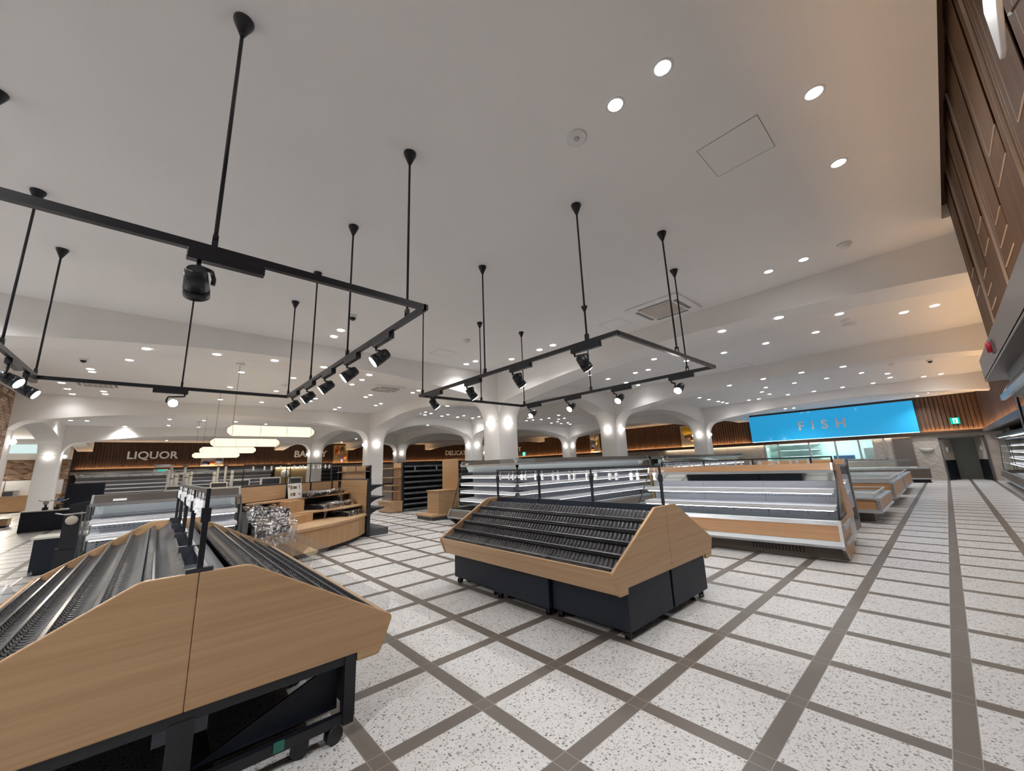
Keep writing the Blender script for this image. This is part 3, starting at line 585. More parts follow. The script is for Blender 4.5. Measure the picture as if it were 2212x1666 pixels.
def produce_bin(name, label, loc, L, mods, panel, closed, drawer=None):
    t = thing(name, label, 'produce display', loc); a = L/2; TH = .028
    for sx in (-1, 1):
        x0, x1 = sorted((sx*a, sx*(a-TH)))
        e = MB(); g = .0007
        e.prism(rnd([(1.035, .592), (.215, 1.05), (g, 1.05), (g, .437), (.81, .437), (.81, .39), (.95, .39)], (0, 1, 6)), x0, x1); e.prism(rnd([(-g, 1.05), (-.215, 1.05), (-1.035, .592), (-.95, .39), (-.81, .39), (-.81, .437), (-g, .437)], (1, 2, 3)), x0, x1)
        e.build('end_panel', 'oak', t, bevel=.006)
    for s in (-1, 1):
        pr = [(s*1.025, .597), (s*.945, .40), (s*.92, .40), (s*.995, .597)]
        MB().prism(pr, -a+TH, a-TH).build('front_rail', 'oakx', t, bevel=.004)
        for i in range(5): tray(.785-.152*i, .672+.083*i, s, -a+TH+.004, a-TH-.004).build('ribbed_tray', ['mat', 'lip'], t)
        gl = (L-2*TH)/2
        for k in range(2):
            x0 = -a+TH+.01+k*gl; x1 = x0+gl-.02
            MB().sheet([(s*1.012, .59), (s*1.03, .69)], x0, x1, 'x', -.003*s).build('front_guard', 'acryl', t)
    MB().prism([(.90, .42), (.17, .93), (-.17, .93), (-.90, .42)], -a+TH+.02, a-TH-.02).build('tier_frame', 'black', t)
    box(-a+TH, a-TH, -.17, .17, .94, .95).build('spine_plate', 'plate' if not panel else 'black', t)
    w_ = L/mods; xs = [-a+.02+(L-.04)*i/mods for i in range(mods+1)]
    bin_posts(t, xs, .95, panel)
    if closed:
        for s in (-1, 1):
            for i in range(mods):
                x0 = -a+.015+i*(L-.03)/mods; x1 = x0+(L-.03)/mods-.01; f = .80
                if drawer == i and s < 0: f = .845
                b = box(x0, x1, *sorted((s*.02, s*f)), .075, .432).build('base_cabinet', 'blackm', t, bevel=.005)
                for cx in (x0+.06, x1-.06): caster(cx, s*(f-.05), t, .3); caster(cx+(.07 if cx < (x0+x1)/2 else -.07), s*(f-.14), t, 1.2)
    else:
        fr = MB()
        for s in (-1, 1):
            for i in range(mods+1):
                x = -a+.03+(L-.06)*i/mods
                box(x-.03, x+.03, *sorted((s*.74, s*.80)), .08, .437).build('frame_post', 'black', t)
            box(-a+.02, a-.02, *sorted((s*.80, s*.812)), .10, .43).build('side_cover', 'blackm', t)
            for x in (-a+.06, a-.03, -a+.9, a-.9): caster(x, s*.70, t, .25, .10)
            for x in (-a+.08, a-.05): caster(x, s*.53, t, -.3, .10)
        for x in (-a+.03, a-.03):
            box(x-.02, x+.02, -.80, .80, .39, .437).build('frame_rail', 'black', t); box(x-.02, x+.02, -.80, .80, .085, .135).build('frame_rail', 'black', t)
            box(x-.025, x+.025, -.05, .05, .085, .40).build('frame_post', 'black', t)
            for s in (-1, 1): MB().prism([(s*.06, .13), (s*.74, .13), (s*.74, .39)], *sorted((x-(.10 if x > 0 else -.10), x-(.085 if x > 0 else -.085)))).build('gusset_panel', 'blackm', t)
            for s in (-1, 1): MB().box(x-.022, x+.022, s*.06-.04, s*.06+.04, .33, .39).build('corner_bracket', 'bracket', t)
        box(-a+.2, a-.2, -.03, .03, .085, .42).build('centre_wall', 'black', t)
    return t
b1 = produce_bin('produce_bin', 'big oak double-sided produce bin with dark ribbed trays and open black underframe', (-2.80, -1.53, 0), 3.6, 4, False, False)
b2 = produce_bin('produce_bin', 'oak double-sided produce bin on black cabinets with clear price rail and casters', (-1.80, 2.20, 0), 2.72, 3, True, True, 1)
# loose bent guards on the big bin and a loose tray strip
def curl(pts, x0, x1, nm, par): MB().sheet(pts, x0, x1, 'x', .003).build(nm, 'acryl', par)
for (x0, x1) in ((-1.75, -.95), (-.9, -.1)):
    curl([(1.02, .60), (1.07, .66), (1.16, .70), (1.22, .76)], x0, x1, 'bent_guard', b1)
curl([(-1.02, .60), (-1.08, .68), (-1.2, .70), (-1.27, .66)], -1.2, -.55, 'bent_guard', b1)
tp = tray(.04, 1.0, -1, -1.75, 1.70); tp.build('loose_tray_strip', ['mat', 'lip'], b1, loc=(0, -.005, .035))
tg = box(-.004, .004, -.03, .02, 0, .045).build('green_tape', plain('green_tape', (.02, .16, .12), .5), b1, loc=(1.802-.0, .42, .10))
# ================================================================== REFRIGERATED CASES
def open_case(name, label, loc, rz, L, H, D=1.0, lz=.45, shelves=((.93, .50), (.70, .42)), front='taupe', fascia='taupe', cy=.62, ends=('glass', 'glass'), wood_end=None, ext=(0, 0), group=None, detail=True, body='grey', mirror_z=None, tubes=True, cat='refrigerated case', b0=.02, mt=.11, tm='tube', b1=.02, m0=.02, m1=.02):
    t = thing(name, label, cat, loc, rz, group)
    k = box(0, L, .22, D, .0, .17).build('kick_plate', 'kick', t)
    if detail:
        v = MB()
        for x0 in (L*.08, L*.62):
            for i in range(16): v.box(x0+i*.045, x0+i*.045+.014, .212, .222, .045, .135)
        v.build('vent_grille', 'slot', k)
    d = lz-.45
    MB().prism([(.06, .17), (-.04, .19), (-.06, .225), (-.04, .265+d*.4), (.06, .265+d*.4)], 0, L).build('bumper', 'silver', t)
    MB().prism([(-.035, .268+d*.4), (.03, lz-.012), (.10, lz-.012), (.08, .268+d*.4)], 0, L).build('front_panel', front, t)
    MB().prism([(.028, lz-.01), (.04, lz+.045), (.07, lz+.055), (.10, lz+.03), (.10, lz-.01)], 0, L).build('ledge', 'steel', t)
    MB().sheet([(.075, lz+.04), (.085, lz+.12)], .03, L-.03, 'x', .004).build('front_glass', 'glass', t)
    box(.02, L-.02, .10, D-.2, lz-.09, lz-.06).build('deck', 'inner', t)
    zt = mirror_z or H-.28
    ln = MB().prism([(D-.16, lz-.08), (D-.24, zt), (D-.20, zt), (D-.12, lz-.08)], b0, L-b1).build('back_liner', dotted('perforated_liner', (.44, .45, .49), lz, [z-.10 for z, y in shelves]) if detail else 'inner', t)
    box(b0-.02, L-b1+.02, D-.10, D, .17, H-.02).build('rear_body', body, t)
    for z, yf in shelves:
        s = MB().prism([(yf, z-.026), (yf, z+.008), (yf+.012, z+.012), (yf+.012, z+.034), (D-.2, z+.034), (D-.2, z+.018), (yf+.02, z+.018), (yf+.02, z-.026)], .03-ext[0], L-.03+ext[1]).build('shelf', 'white', t)
        if tubes: box(.06-ext[0], L-.06+ext[1], yf+.003, yf+.018, z-.037, z-.027).build('shelf_light', tm, s)
    my = min(D-.24, cy+.26); MB().prism([(my, zt+.004), (my-mt*(H-.13-zt), H-.13), (my-mt*(H-.13-zt)+.01, H-.13), (my+.01, zt+.004)], m0, L-m1).build('mirror', 'mirror', t)
    MB().prism([(my, zt-.02), (D-.2, zt-.02), (D-.2, zt), (my, zt)], m0, L-m1).build('liner_top', 'inner', t)
    MB().prism([(cy+.04, H-.125), (cy+.12, H-.005), (D, H-.005), (D, H-.10), (cy+.12, H-.125)], 0, L).build('canopy', 'grey', t)
    MB().prism([(cy, H-.105), (cy+.06, H), (cy+.16, H), (cy+.10, H-.03), (cy+.045, H-.105)], .03, L-.03).build('fascia', fascia, t)
    MB().prism([(cy-.005, H-.150), (cy-.005, H-.103), (cy+.02, H-.103), (cy+.02, H-.150)], 0, L).build('fascia_trim', 'steel', t)
    for x in (.005, L-.03): MB().prism([(cy-.008, H-.12), (cy+.06, H+.006), (cy+.17, H+.006), (cy+.10, H-.12)], x, x+.025).build('fascia_cap', 'steel', t)
    if tubes:
        box(.08, L-.08, cy+.065, cy+.09, H-.14, H-.126).build('canopy_light', tm, t)
    box(.18, .30, cy+.005, cy+.012, H-.09, H-.06).build('rating_plate', 'whitep', t, rot=(-.45, 0, 0), loc=(0, cy*.0+.03-.45*0, 0)) if False else None
    MB().prism([(cy+.004, H-.088), (cy+.022, H-.058), (cy+.032, H-.062), (cy+.014, H-.092)], .22, .36).build('rating_plate', 'whitep', t)
    for side, kind in ((0, ends[0]), (1, ends[1])):
        if not kind: continue
        x0, x1 = ((-.03, 0) if side == 0 else (L, L+.03))
        lo = [(.22, .0), (.0, .19), (-.065, .225), (-.045, .27), (.04, lz+.05), (D, lz+.05), (D, .0)]
        MB().prism(lo, x0, x1).build('end_panel', wood_end or front, t)
        MB().prism([(.23, .02), (.205, .0), (-.035, .17), (-.07, .225), (-.05, .275), (.02, lz+.062), (.055, lz+.062), (-.01, .275), (-.03, .225), (.0, .19)], x0-.004, x1+.004).build('end_trim', 'steel', t)
        g = MB().prism([(.09, lz+.06), (cy+.10, H-.13), (D-.10, H-.13), (D-.06, lz+.06)], x0+.012, x1-.012).build('side_glass', 'glass', t)
        f = MB()
        for p, q in (((.08, lz+.06), (cy+.09, H-.13)), ((.08, lz+.06), (D-.06, lz+.06))): f.cyl(((x0+x1)/2, p[0], p[1]), ((x0+x1)/2, q[0], q[1]), .012, n=8)
        f.build('glass_frame', 'bracket', g)
        if wood_end:
            MB().prism([(D-.16, lz+.05), (D-.34, H-.02), (D, H-.02), (D, lz+.05)], x0, x1).build('end_post', wood_end, t)
            if side == 1:
                for z in (.24, .45): MB().prism([(.10, z-.02), (.10, z+.035), (D-.12, z+.035), (D-.12, z-.02)], x1, x1+.035).build('side_bumper', 'silver', t)
    return t
A3 = R(3)
Lp = 3.1; ox = .385-Lp*math.cos(A3); oy = 5.52-Lp*math.sin(A3)
promo = open_case('promotion_case', 'oak-fronted open refrigerated case with two lit white shelves and mirrored top', (ox, oy, 0), A3, Lp, 1.355, D=1.10, lz=.50, shelves=((.925, .50), (.685, .36)), front='cherry', fascia='cherry', cy=.66, ends=('glass', 'wood'), wood_end='cherry', mirror_z=1.07)
open_case('promotion_case', 'second oak-canopied open case hidden behind the first one', (-1.45, 8.25, 0), 0, 1.6, 1.38, D=.9, lz=.5, front='cherry', fascia='cherry', cy=.5, ends=(None, None), detail=False, mirror_z=1.07)
# rear half of the promotion island: sloped produce rack with a price rail
rk = thing('produce_rack', 'single-sided produce rack with price rail backing onto the oak promotion case', 'produce display', (ox, oy, 0), A3)
MB().prism([(1.14, 1.32), (1.40, 1.30), (1.44, .98), (2.04, .48), (2.02, .41), (1.14, .41)], Lp-.02, Lp+.02).build('end_panel', 'cherry', rk, bevel=.004)
MB().prism([(1.14, .41), (1.98, .41), (1.98, .08), (1.14, .08)], Lp-.02, Lp+.015).build('base_panel', 'steel', rk)
MB().prism([(1.14, 1.28), (1.36, 1.26), (2.0, .50), (1.96, .42), (1.14, .42)], 0, Lp-.03).build('tier_body', 'black', rk)
box(0, Lp-.03, 1.16, 1.95, .09, .41).build('base_cabinet', 'blackm', rk)
for x in (.15, Lp-.2): caster(x, 1.86, rk, .4, .085); caster(x, 1.25, rk, .4, .085)
rr = bpy.data.objects.new('price_rail', None); COL.objects.link(rr); rr.parent = rk; rr.location = (0, 1.30, 0)
rxs = [.05, .95, 1.85, 2.75, 3.04]
pm = MB()
for x in rxs: pm.box(x-.012, x+.012, -.012, .012, 1.22, 1.46)
pm.build('rail_post', 'black', rr); MB().box(.05, 3.04, -.01, .01, 1.44, 1.462).build('rail_bar', 'black', rr)
for a in (0, .9, 1.8):
    for q in (.12, .32, .42, .60, .70, .86): MB().box(-.017, .017, -.004, .004, -.10, -.03).box(-.002, .002, -.002, .002, -.03, .01).build('price_clip', 'clipm', rr, loc=(.05+a+q, 0, 1.44))
SH4 = ((1.255, .36), (1.055, .33), (.855, .31), (.64, .29))
open_case('open_case', 'white-shelved end case facing the oak bin, with taupe canopy and glass side', (-7.72, 4.28, 0), 0, 2.36, 1.675, D=1.0, lz=.36, shelves=SH4, front='brown', fascia='fasc', cy=.36, ends=('glass', None), mirror_z=1.38, body='grey', mt=.5, tm='tubem', b1=.46, m1=.26)
open_case('open_case', 'long taupe open case with four white shelves behind the oak bin', (-4.98, 4.64, 0), R(90), 6.25, 1.675, D=1.0, lz=.42, shelves=tuple((z, y+.02) for z, y in SH4), front='brown', fascia='fasc', cy=.38, ends=(None, 'glass'), b0=.44, mirror_z=1.38, body='grey', mt=.5, tm='tubem', m0=.26)
open_case('open_case', 'far long open case with blue-tinted mirror beyond the white shelved one', (-5.0, 12.0, 0), R(90), 8.3, 1.66, D=1.0, lz=.42, shelves=SH4[:3], front='brown', fascia='fasc', cy=.38, ends=('glass', None), detail=False, mirror_z=1.38)
open_case('open_case', 'grey open case with glowing shelf edges behind the big produce bin', (-5.96, -2.40, 0), R(90), 1.72, 1.33, D=.95, lz=.50, shelves=((.965, .38), (.775, .28)), front='taupe', fascia='fasc', cy=.42, ends=('glass', 'glass'), mirror_z=1.05, mt=.55, tm='tubed')
WS = ((1.55, .42), (1.30, .38), (1.05, .34), (.80, .30))
open_case('wall_case', 'tall open case under the walnut boards, its canopy end showing', (2.02, 4.22, 0), R(-90), 7.2, 2.09, D=1.05, lz=.45, shelves=WS, front='brown', fascia='greyd', cy=.02, ends=('glass', None), mirror_z=1.8, detail=False, tubes=False)
wc = open_case('wall_case', 'long run of open wall cases beside the double doors', (2.98, 25.0, 0), R(-90), 20.0, 2.0, D=1.0, lz=.45, shelves=WS, front='brown', fascia='greyd', cy=.10, ends=('glass', None), mirror_z=1.8, detail=False)
for y in (.9, 1.9, 7.0, 9.5, 12.2):
    MB().box(y-.01, y+.01, .30, .32, .5, 1.75).box(y-.01, y+.01, .32, .75, 1.73, 1.75).build('divider_frame', 'bracket', wc)
box(.6, 1.8, .30, .32, 2.03, 2.2).build('dark_panel', 'greyd', wc); box(1.9, 3.4, .30, .32, 2.03, 2.2).build('dark_panel', 'greyd', wc)
box(2.10, 2.13, -3.0, 4.0, 2.07, 2.185).build('case_top_cover', 'grey'); bpy.data.objects['case_top_cover'].parent = None
tag(bpy.data.objects['case_top_cover'], 'grey cover board between the near wall case and the taupe fascia', 'panel')
# chest freezers
def freezer(x1, y0, y1, L, H, label, lid=True):
    t = thing('chest_freezer', label, 'freezer', (x1-L, y0, 0), 0, None); W = y1-y0
    box(.25, L-.18, .35, W-.35, 0, .22).build('pedestal', 'kick', t)
    MB().prism([(.0, .21), (L-.02, .21), (L+.02, .235), (L, .28), (0, .28)], 0, W, 'y').build('bumper', 'silver', t)
    rim = H-.11
    box(0, L-.03, .02, .05, .28, rim).build('side_panel', 'cherry', t); box(0, L-.03, W-.05, W-.02, .28, rim).build('side_panel', 'cherry', t)
    box(L-.05, L-.01, .02, W-.02, .28, rim).build('end_panel', 'cherry', t)
    for y in (.0, W-.12): box(L-.07, L, y, y+.12, .27, rim).build('corner_post', 'steel', t, bevel=.01)
    MB().box(0, L+.01, 0, .10, rim, rim+.035).box(0, L+.01, W-.10, W, rim, rim+.035).box(L-.10, L+.01, .10, W-.10, rim, rim+.035).build('rim', 'silver', t)
    box(0, L-.1, .1, W-.1, .30, .34).build('basin', 'inner', t)
    for yy in (.10, W-.10): box(0, L-.1, yy-.004, yy+.004, rim+.035, H).build('glass_wall', 'glass', t)
    box(L-.104, L-.096, .1, W-.1, rim+.035, H).build('glass_wall', 'glass', t)
    MB().box(0, L-.09, .09, .11, H, H+.015).box(0, L-.09, W-.11, W-.09, H, H+.015).box(L-.11, L-.09, .1, W-.1, H, H+.015).build('glass_rail', 'white', t)
    box(0, L-.1, W/2-.10, W/2+.10, .34, H-.04).build('centre_duct', 'white', t)
    if lid:
        for i in range(2): box(L*.25+i*.8, L*.25+.7+i*.8, .12, W/2, H+.02, H+.035).build('glass_lid', 'glass', t)
freezer(.46, 9.75, 12.2, 3.2, .60, 'low oak-sided chest freezer closest to the oak promotion case')
freezer(.46, 13.3, 16.6, 3.4, .74, 'taller oak-sided chest freezer between the two other freezers')
freezer(.44, 17.5, 21.2, 3.4, .72, 'oak-sided chest freezer closest to the fish counter')
fc = thing('fish_counter', 'long taupe fish counter with glass guard under the kitchen window', 'counter', (-6.0, 24.6, 0))
box(0, 6.85, .15, 1.1, 0, .15).build('kick_plate', 'slot', fc); box(0, 6.9, .0, 1.1, .20, .62).build('front_panel', 'brown', fc); box(0, 6.9, -.04, 1.12, .15, .21).build('bumper', 'silver', fc); box(0, 6.9, -.02, 1.1, .62, .67).build('ledge', 'steel', fc)
MB().sheet([(.05, .66), (.45, 1.03)], 0, 6.3, 'x', .006).build('glass_guard', 'glass', fc); box(0, 6.35, .42, .48, 1.02, 1.06).build('glass_rail', 'chrome', fc); box(0, 6.5, .3, 1.0, .67, .70).build('crushed_ice', 'white', fc)
# ================================================================== SHELVING AROUND THE NEAR COLUMN
gd = thing('gondola_shelf', 'black double-sided shelving with film-wrapped shelf edges beside the column', 'shelving', (-12.2, 5.12, 0))
GL = 4.8
box(-.50, -.46, 0, GL, .0, 1.80).build('back_board', 'black', gd)
for i, z in enumerate((.08, .27, .46, .66, .86, 1.07, 1.27, 1.47, 1.66)):
    s = box(-.46, -.02, .03, GL, z-.03, z).build('shelf', 'black', gd)
    MB().prism([(-.05, z-.005), (.0, z+.012), (.012, z-.02), (-.005, z-.055), (-.03, z-.05)], .04, GL, 'y').build('film_wrap', 'bluegrey', s)
for y in (.0, .9, 1.8, 2.7, 3.6, GL-.03): box(-.50, -.44, y, y+.03, 0, 1.81).build('upright', 'black', gd)
box(-.02, .0, .0, .04, 0, 1.80).build('upright', 'black', gd); box(-.95, -.9, .0, .04, 0, 1.80).build('upright', 'black', gd)
for i, z in enumerate((.27, .66, 1.07, 1.47, 1.66)): box(-.95, -.52, .03, GL, z-.03, z).build('shelf', 'bluegrey', gd)
for y in (.45, 1.4, 2.9): box(-.012, .004, y, y+.05, 1.49, 1.63).build('price_tag', 'stand', gd)
ec = thing('end_shelf', 'oak end shelf with four thin shelves over a box base', 'shelving', (-12.65, 4.57, 0))
box(-.45, .51, .0, .50, .03, .36).build('box_base', 'oakx', ec); box(-.50, .52, -.03, .52, .36, .395).build('base_top', 'oakx', ec); box(-.43, .49, .03, .5, 0, .03).build('kick_plate', 'kick', ec)
box(-.30, .33, .50, .53, .39, 1.78).build('back_board', 'oakz', ec); box(.40, .47, .50, .54, 0, 1.80).build('upright', 'black', ec)
for z in (.75, .96, 1.25, 1.59): box(-.55, .36, .16, .50, z-.018, z+.012).build('shelf', 'oakx', ec)
e2 = thing('end_display', 'oak end display with tall board, step box and low plinth on dark base', 'shelving', (-9.37, 4.40, 0))
box(-.48, .46, .03, 1.0, 0, .085).build('kick_base', 'greyd', e2, bevel=.03); box(-.52, .50, 0, 1.0, .085, .175).build('plinth', 'oakx', e2, bevel=.04)
box(-.25, .42, .27, .95, .175, .82).build('step_box', 'oakx', e2); box(-.28, .44, .24, .95, .82, .85).build('step_top', 'oakx', e2)
box(-.42, .50, .92, .96, .085, 1.80).build('back_board', 'oakz', e2, bevel=.012)
bs = thing('box_shelf', 'small dark shelf unit with two oak boxes in front of the column', 'shelving', (-12.0, 3.25, 0))
box(-.5, .0, .5, .56, 0, 1.72).build('upright', 'black', bs); box(-.5, -.46, -.4, .55, 0, 1.66).build('back_board', 'black', bs)
for z in (.3, .75, 1.24, 1.52): box(-.46, .02, -.45, .5, z-.02, z+.01).build('shelf', 'brown', bs)
box(-.42, -.05, -.30, .02, 1.53, 1.70).build('oak_box', 'oakx', bs); box(-.42, -.05, .05, .38, 1.53, 1.70).build('oak_box', 'oakx', bs); box(-.42, -.05, -.30, .38, 1.25, 1.5).build('oak_box', 'oakx', bs)
# ------------------------------------------------------------------ curved oak island with wrapped trays
isl = thing('curved_counter', 'curved oak display counter with stepped tiers, dark frame and end board', 'display counter', (0, 0, 0))
U = Vector((-.645, .764)); Nn = Vector((.764, .645))
def un(u, n): p = U*u+Nn*n; return (p.x, p.y)
OUT = [(3.42, -4.98), (3.8, -4.88), (4.3, -4.78), (4.7, -4.69), (5.2, -4.61), (5.7, -4.58), (6.2, -4.62), (6.66, -4.72)]
def plan(off): return [un(u, n+off) for u, n in OUT]+[(-7.95, 2.06), (-9.75, 2.06), un(4.47, -6.15)]
MB().prism(plan(-.10), .0, .09, 'z').build('kick_base', 'slot', isl)
MB().prism(plan(-.02), .09, .48, 'z').build('counter_front', 'oakz', isl)
MB().prism(plan(.02), .48, .525, 'z').build('counter_top', 'oakx', isl)
MB().prism([un(4.75, -5.62), un(5.3, -5.48), un(5.7, -5.32), un(6.4, -5.02), (-8.22, 2.06), (-9.75, 2.06), un(4.75, -6.1)], .685, .715, 'z').build('tier', 'oakx', isl)
MB().prism([un(4.6, -5.9), un(5.5, -5.84), un(6.0, -5.83), un(7.1, -5.66), (-9.08, 2.06), (-9.75, 2.06), un(4.6, -6.1)], .96, .99, 'z').build('tier', 'oakx', isl)
def block(u0, u1, n0, n1, z0, z1, nm, mat='oakz'): return MB().prism([un(u0, n0), un(u1, n0), un(u1, n1), un(u0, n1)], z0, z1, 'z').build(nm, mat, isl)
block(4.75, 5.60, -6.05, -5.36, .525, .685, 'step_box'); block(5.20, 5.68, -6.05, -5.64, .715, .96, 'step_box')
for u0, u1 in ((4.47, 5.72), (5.90, 6.54), (6.62, 7.42), (7.50, 7.74)):
    block(u0, u1, -6.17, -6.14, 1.0, 1.295, 'back_board', 'oakx')
for u0, u1 in ((5.73, 5.89), (6.55, 6.61), (7.43, 7.49)): block(u0, u1, -6.20, -6.145, 0, 1.31, 'upright', 'black')
block(4.5, 7.8, -6.22, -6.17, .5, 1.315, 'rear_frame', 'black')
MB().prism([(-9.80, .3), (-9.80, 1.24), (-9.76, 1.30), (-7.99, 1.30), (-7.95, 1.26), (-7.95, .3)], 2.07, 2.10, 'y').build('end_board', 'oakx', isl)
MB().box(-9.86, -7.90, 2.10, 2.14, 0, 1.335).box(-7.95, -7.88, 2.06, 2.14, 0, 1.338).build('end_frame', 'black', isl)
for z in (.62, .88, 1.16):
    MB().box(-9.8, -7.95, 2.14, 2.52, z, z+.02).build('side_shelf', 'bracket', isl); MB().prism([(2.14, z-.16), (2.14, z), (2.5, z), (2.30, z-.05), (2.2, z-.10)], -7.95, -7.93, 'x').build('shelf_bracket', 'black', isl)
box(-9.8, -7.92, 2.14, 2.62, .0, .16).build('side_base', 'greyd', isl, bevel=.01)
# crumpled film covers, each a thing of its own
def film(pts_fn, nu, nv, label):
    mb = MB()
    for i in range(nu+1):
        for j in range(nv+1): mb.v.append(pts_fn(i/nu, j/nv))
    for i in range(nu):
        for j in range(nv): a = i*(nv+1)+j; mb.face([a, a+1, a+nv+2, a+nv+1], True)
    o = mb.build('film_cover', 'wrap'); sd = o.modifiers.new('solid', 'SOLIDIFY'); sd.thickness = .004
    return tag(o, label, 'plastic sheet', 'clear film draped over display trays')
def black_trays(u0, u1, n0, n1, z, label):
    t = thing('tray_set', label, 'tray', (0, 0, 0)); k = max(1, int((u1-u0)/.42)); w_ = (u1-u0)/k
    for i in range(k): MB().prism([un(u0+i*w_+.01, n0), un(u0+(i+1)*w_-.01, n0), un(u0+(i+1)*w_-.01, n1), un(u0+i*w_+.01, n1)], z, z+.07, 'z').build('black_tray', 'black', t)
def crumple(u, v, k): return .020*math.sin(3.1*u+k)*math.cos(2.7*v+2*k)+.012*abs(math.sin(5.3*u+4.1*v+k))+.008*abs(math.sin(8.7*u-6.9*v+3*k))
def shelf_film(u0, u1, n0, n1, z, k, label, drop=.12):
    def fn(a, b):
        u = u0+(u1-u0)*a; c = crumple(a*3, b*2, k); n = n0+(n1-n0)*min(1, b*1.25); zz = z+.10+c
        if b > .8: zz -= (b-.8)/.2*drop*(1+.5*math.sin(17*a+k)); n += (b-.8)*.15
        p = un(u+.02*math.sin(19*b+k), n+.4*c); return (p[0], p[1], zz)
    film(fn, 44, 22, label)
black_trays(5.95, 7.4, -6.1, -5.74, .99, 'row of black trays on the top tier of the curved counter'); shelf_film(5.9, 7.5, -6.1, -5.76, .99, 1.0, 'crinkled clear film over the trays on the top tier', .08)
black_trays(5.95, 7.1, -5.9, -5.36, .715, 'row of black trays on the middle tier of the curved counter'); shelf_film(5.85, 7.2, -5.9, -5.30, .715, 2.3, 'crinkled clear film hanging off the middle tier', .22)
black_trays(6.2, 6.95, -5.45, -4.95, .525, 'row of black trays on the counter top by the end board'); shelf_film(6.1, 6.95, -5.5, -4.86, .525, 3.7, 'crinkled clear film over the trays on the counter top by the end board', .14)
def rack(u0a, u1a, u0b, u1b, n0, n1, z0, z1, label):
    t = thing('tray_stack', label, 'tray', (0, 0, 0))
    MB().prism([un(u0b, n0), un(u1b, n0), un(u1a, n1), un(u0a, n1)], z0, z1, 'z').build('black_tray', 'black', t)
rack(3.85, 4.85, 4.3, 4.62, -5.95, -5.35, .53, .86, 'high stack of black trays under the big film on the counter'); rack(3.45, 4.25, 3.9, 4.6, -5.34, -4.86, .53, .64, 'low black trays under the big film on the counter')
def big(a, b):
    k = crumple(a*4, b*3, 5.1)*1.3
    prof = [(-5.95, .93), (-5.40, .92), (-5.28, .76), (-4.95, .70), (-4.78, .62), (-4.70, .38)]
    q = b*(len(prof)-1); i = min(int(q), len(prof)-2); f = q-i
    n0 = prof[i][0]*(1-f)+prof[i+1][0]*f; z = prof[i][1]*(1-f)+prof[i+1][1]*f+k+.03*math.sin(6*a); e = -(n0+4.75)
    lo, hi = 3.30+.85*e, 4.27+(1.0 if e < .65 else .65+.0*e)*e
    u = lo+(hi-lo)*a; n = n0+k*.7
    p = un(u, n); return (p[0], p[1], z)
film(big, 70, 50, 'large crinkled sheet of clear film draped over stacked trays on the counter')
cardp = thing('notice_card', 'white printed notice sheet standing on the top tier before the oak board', 'sign', (*un(5.73, -5.90), .995)); cardp.rotation_euler = (R(-8), 0, math.atan2(U.y, U.x))
box(-.225, .225, -.003, .003, 0, .32).build('sheet', 'whitep', cardp)
for (x0, x1, z0, z1, mt) in ((-.06, .06, .20, .26, 'brown'), (-.15, -.08, .19, .28, 'goldp'), (-.16, -.10, .05, .12, 'goldp'), (-.08, .0, .05, .12, 'brown'), (.13, .15, .19, .29, 'trim'), (-.20, -.17, .24, .29, 'trim'), (.10, .15, .07, .10, 'goldp')): box(x0, x1, -.005, -.003, z0, z1).build('print', mt, cardp)
# price rail on the shelving behind the curved counter
r2 = thing('price_rail_unit', 'black shelving unit topped by a wire price rail behind the curved counter', 'shelving', (-12, 0, 0))
box(-.5, .45, .07, 2.48, 0, .95).build('lower_body', 'black', r2); box(-.03, .03, .07, 2.48, .95, 1.25).build('back_panel', 'blackm', r2)
for y in (.07, 1.16, 1.27, 1.84, 2.48): box(-.012, .012, y-.012, y+.012, 1.0, 1.84).build('post', 'black', r2)
for a, b in ((.07, 1.16), (1.27, 2.48)): box(-.01, .01, a, b, 1.82, 1.842).build('top_rail', 'black', r2); MB().cyl((0, a, 1.76), (0, b, 1.76), .004, n=6).build('clip_wire', 'black', r2)
for y in (.30, .58, .76, 1.0, 1.37, 1.53, 1.62, 1.76, 1.92, 2.06, 2.13, 2.28, 2.40): box(-.005, .005, y-.022, y+.022, 1.66, 1.78).build('price_clip', 'clipm', r2)
# ================================================================== CHECKOUT AREA
def pole(x, y, z1, r, label, ring=True, mat='monitor'):
    t = thing('checkout_post', label, 'post', (x, y, 1.0), 0, 'white posts over the checkouts')
    MB().cyl((0, 0, 0), (0, 0, z1-1.0), r, n=12).build('tube', mat, t)
    if ring: MB().cyl((0, 0, z1-1.17), (0, 0, z1-1.13), r*1.03, n=12).build('band', 'grey', t)
cb = thing('checkout_counter', 'white checkout counter top glimpsed over the grey case', 'counter', (-18, 0, 0)); box(-.45, .45, -3.0, 3.4, 0, .92).build('body', 'cream', cb); box(-.5, .5, -3.05, 3.45, .92, 1.0).build('top', 'white', cb)
for i, (y, z) in enumerate(((-1.25, 1.75), (-1.36, 1.68), (-.81, 1.77), (-.93, 1.70), (-.09, 1.74), (.49, 1.77))): pole(-18, y, z, .055, 'pale tubular post standing on the checkout counter', True)
for y, z in ((-1.0, 2.01), (-1.20, 1.80), (.02, 1.96), (.27, 1.99)):
    t = thing('scanner_mast', 'slim white mast with a dark cap above the checkouts', 'mast', (-18.1, y, 1.0), 0, 'camera masts over the checkouts'); MB().cyl((0, 0, 0), (0, 0, z-1.02), .04, n=10).build('tube', 'monitor', t); MB().lathe([(.09, z-1.04), (.07, z-1.0), (.03, z-.985)]).build('cap', 'greyd', t)
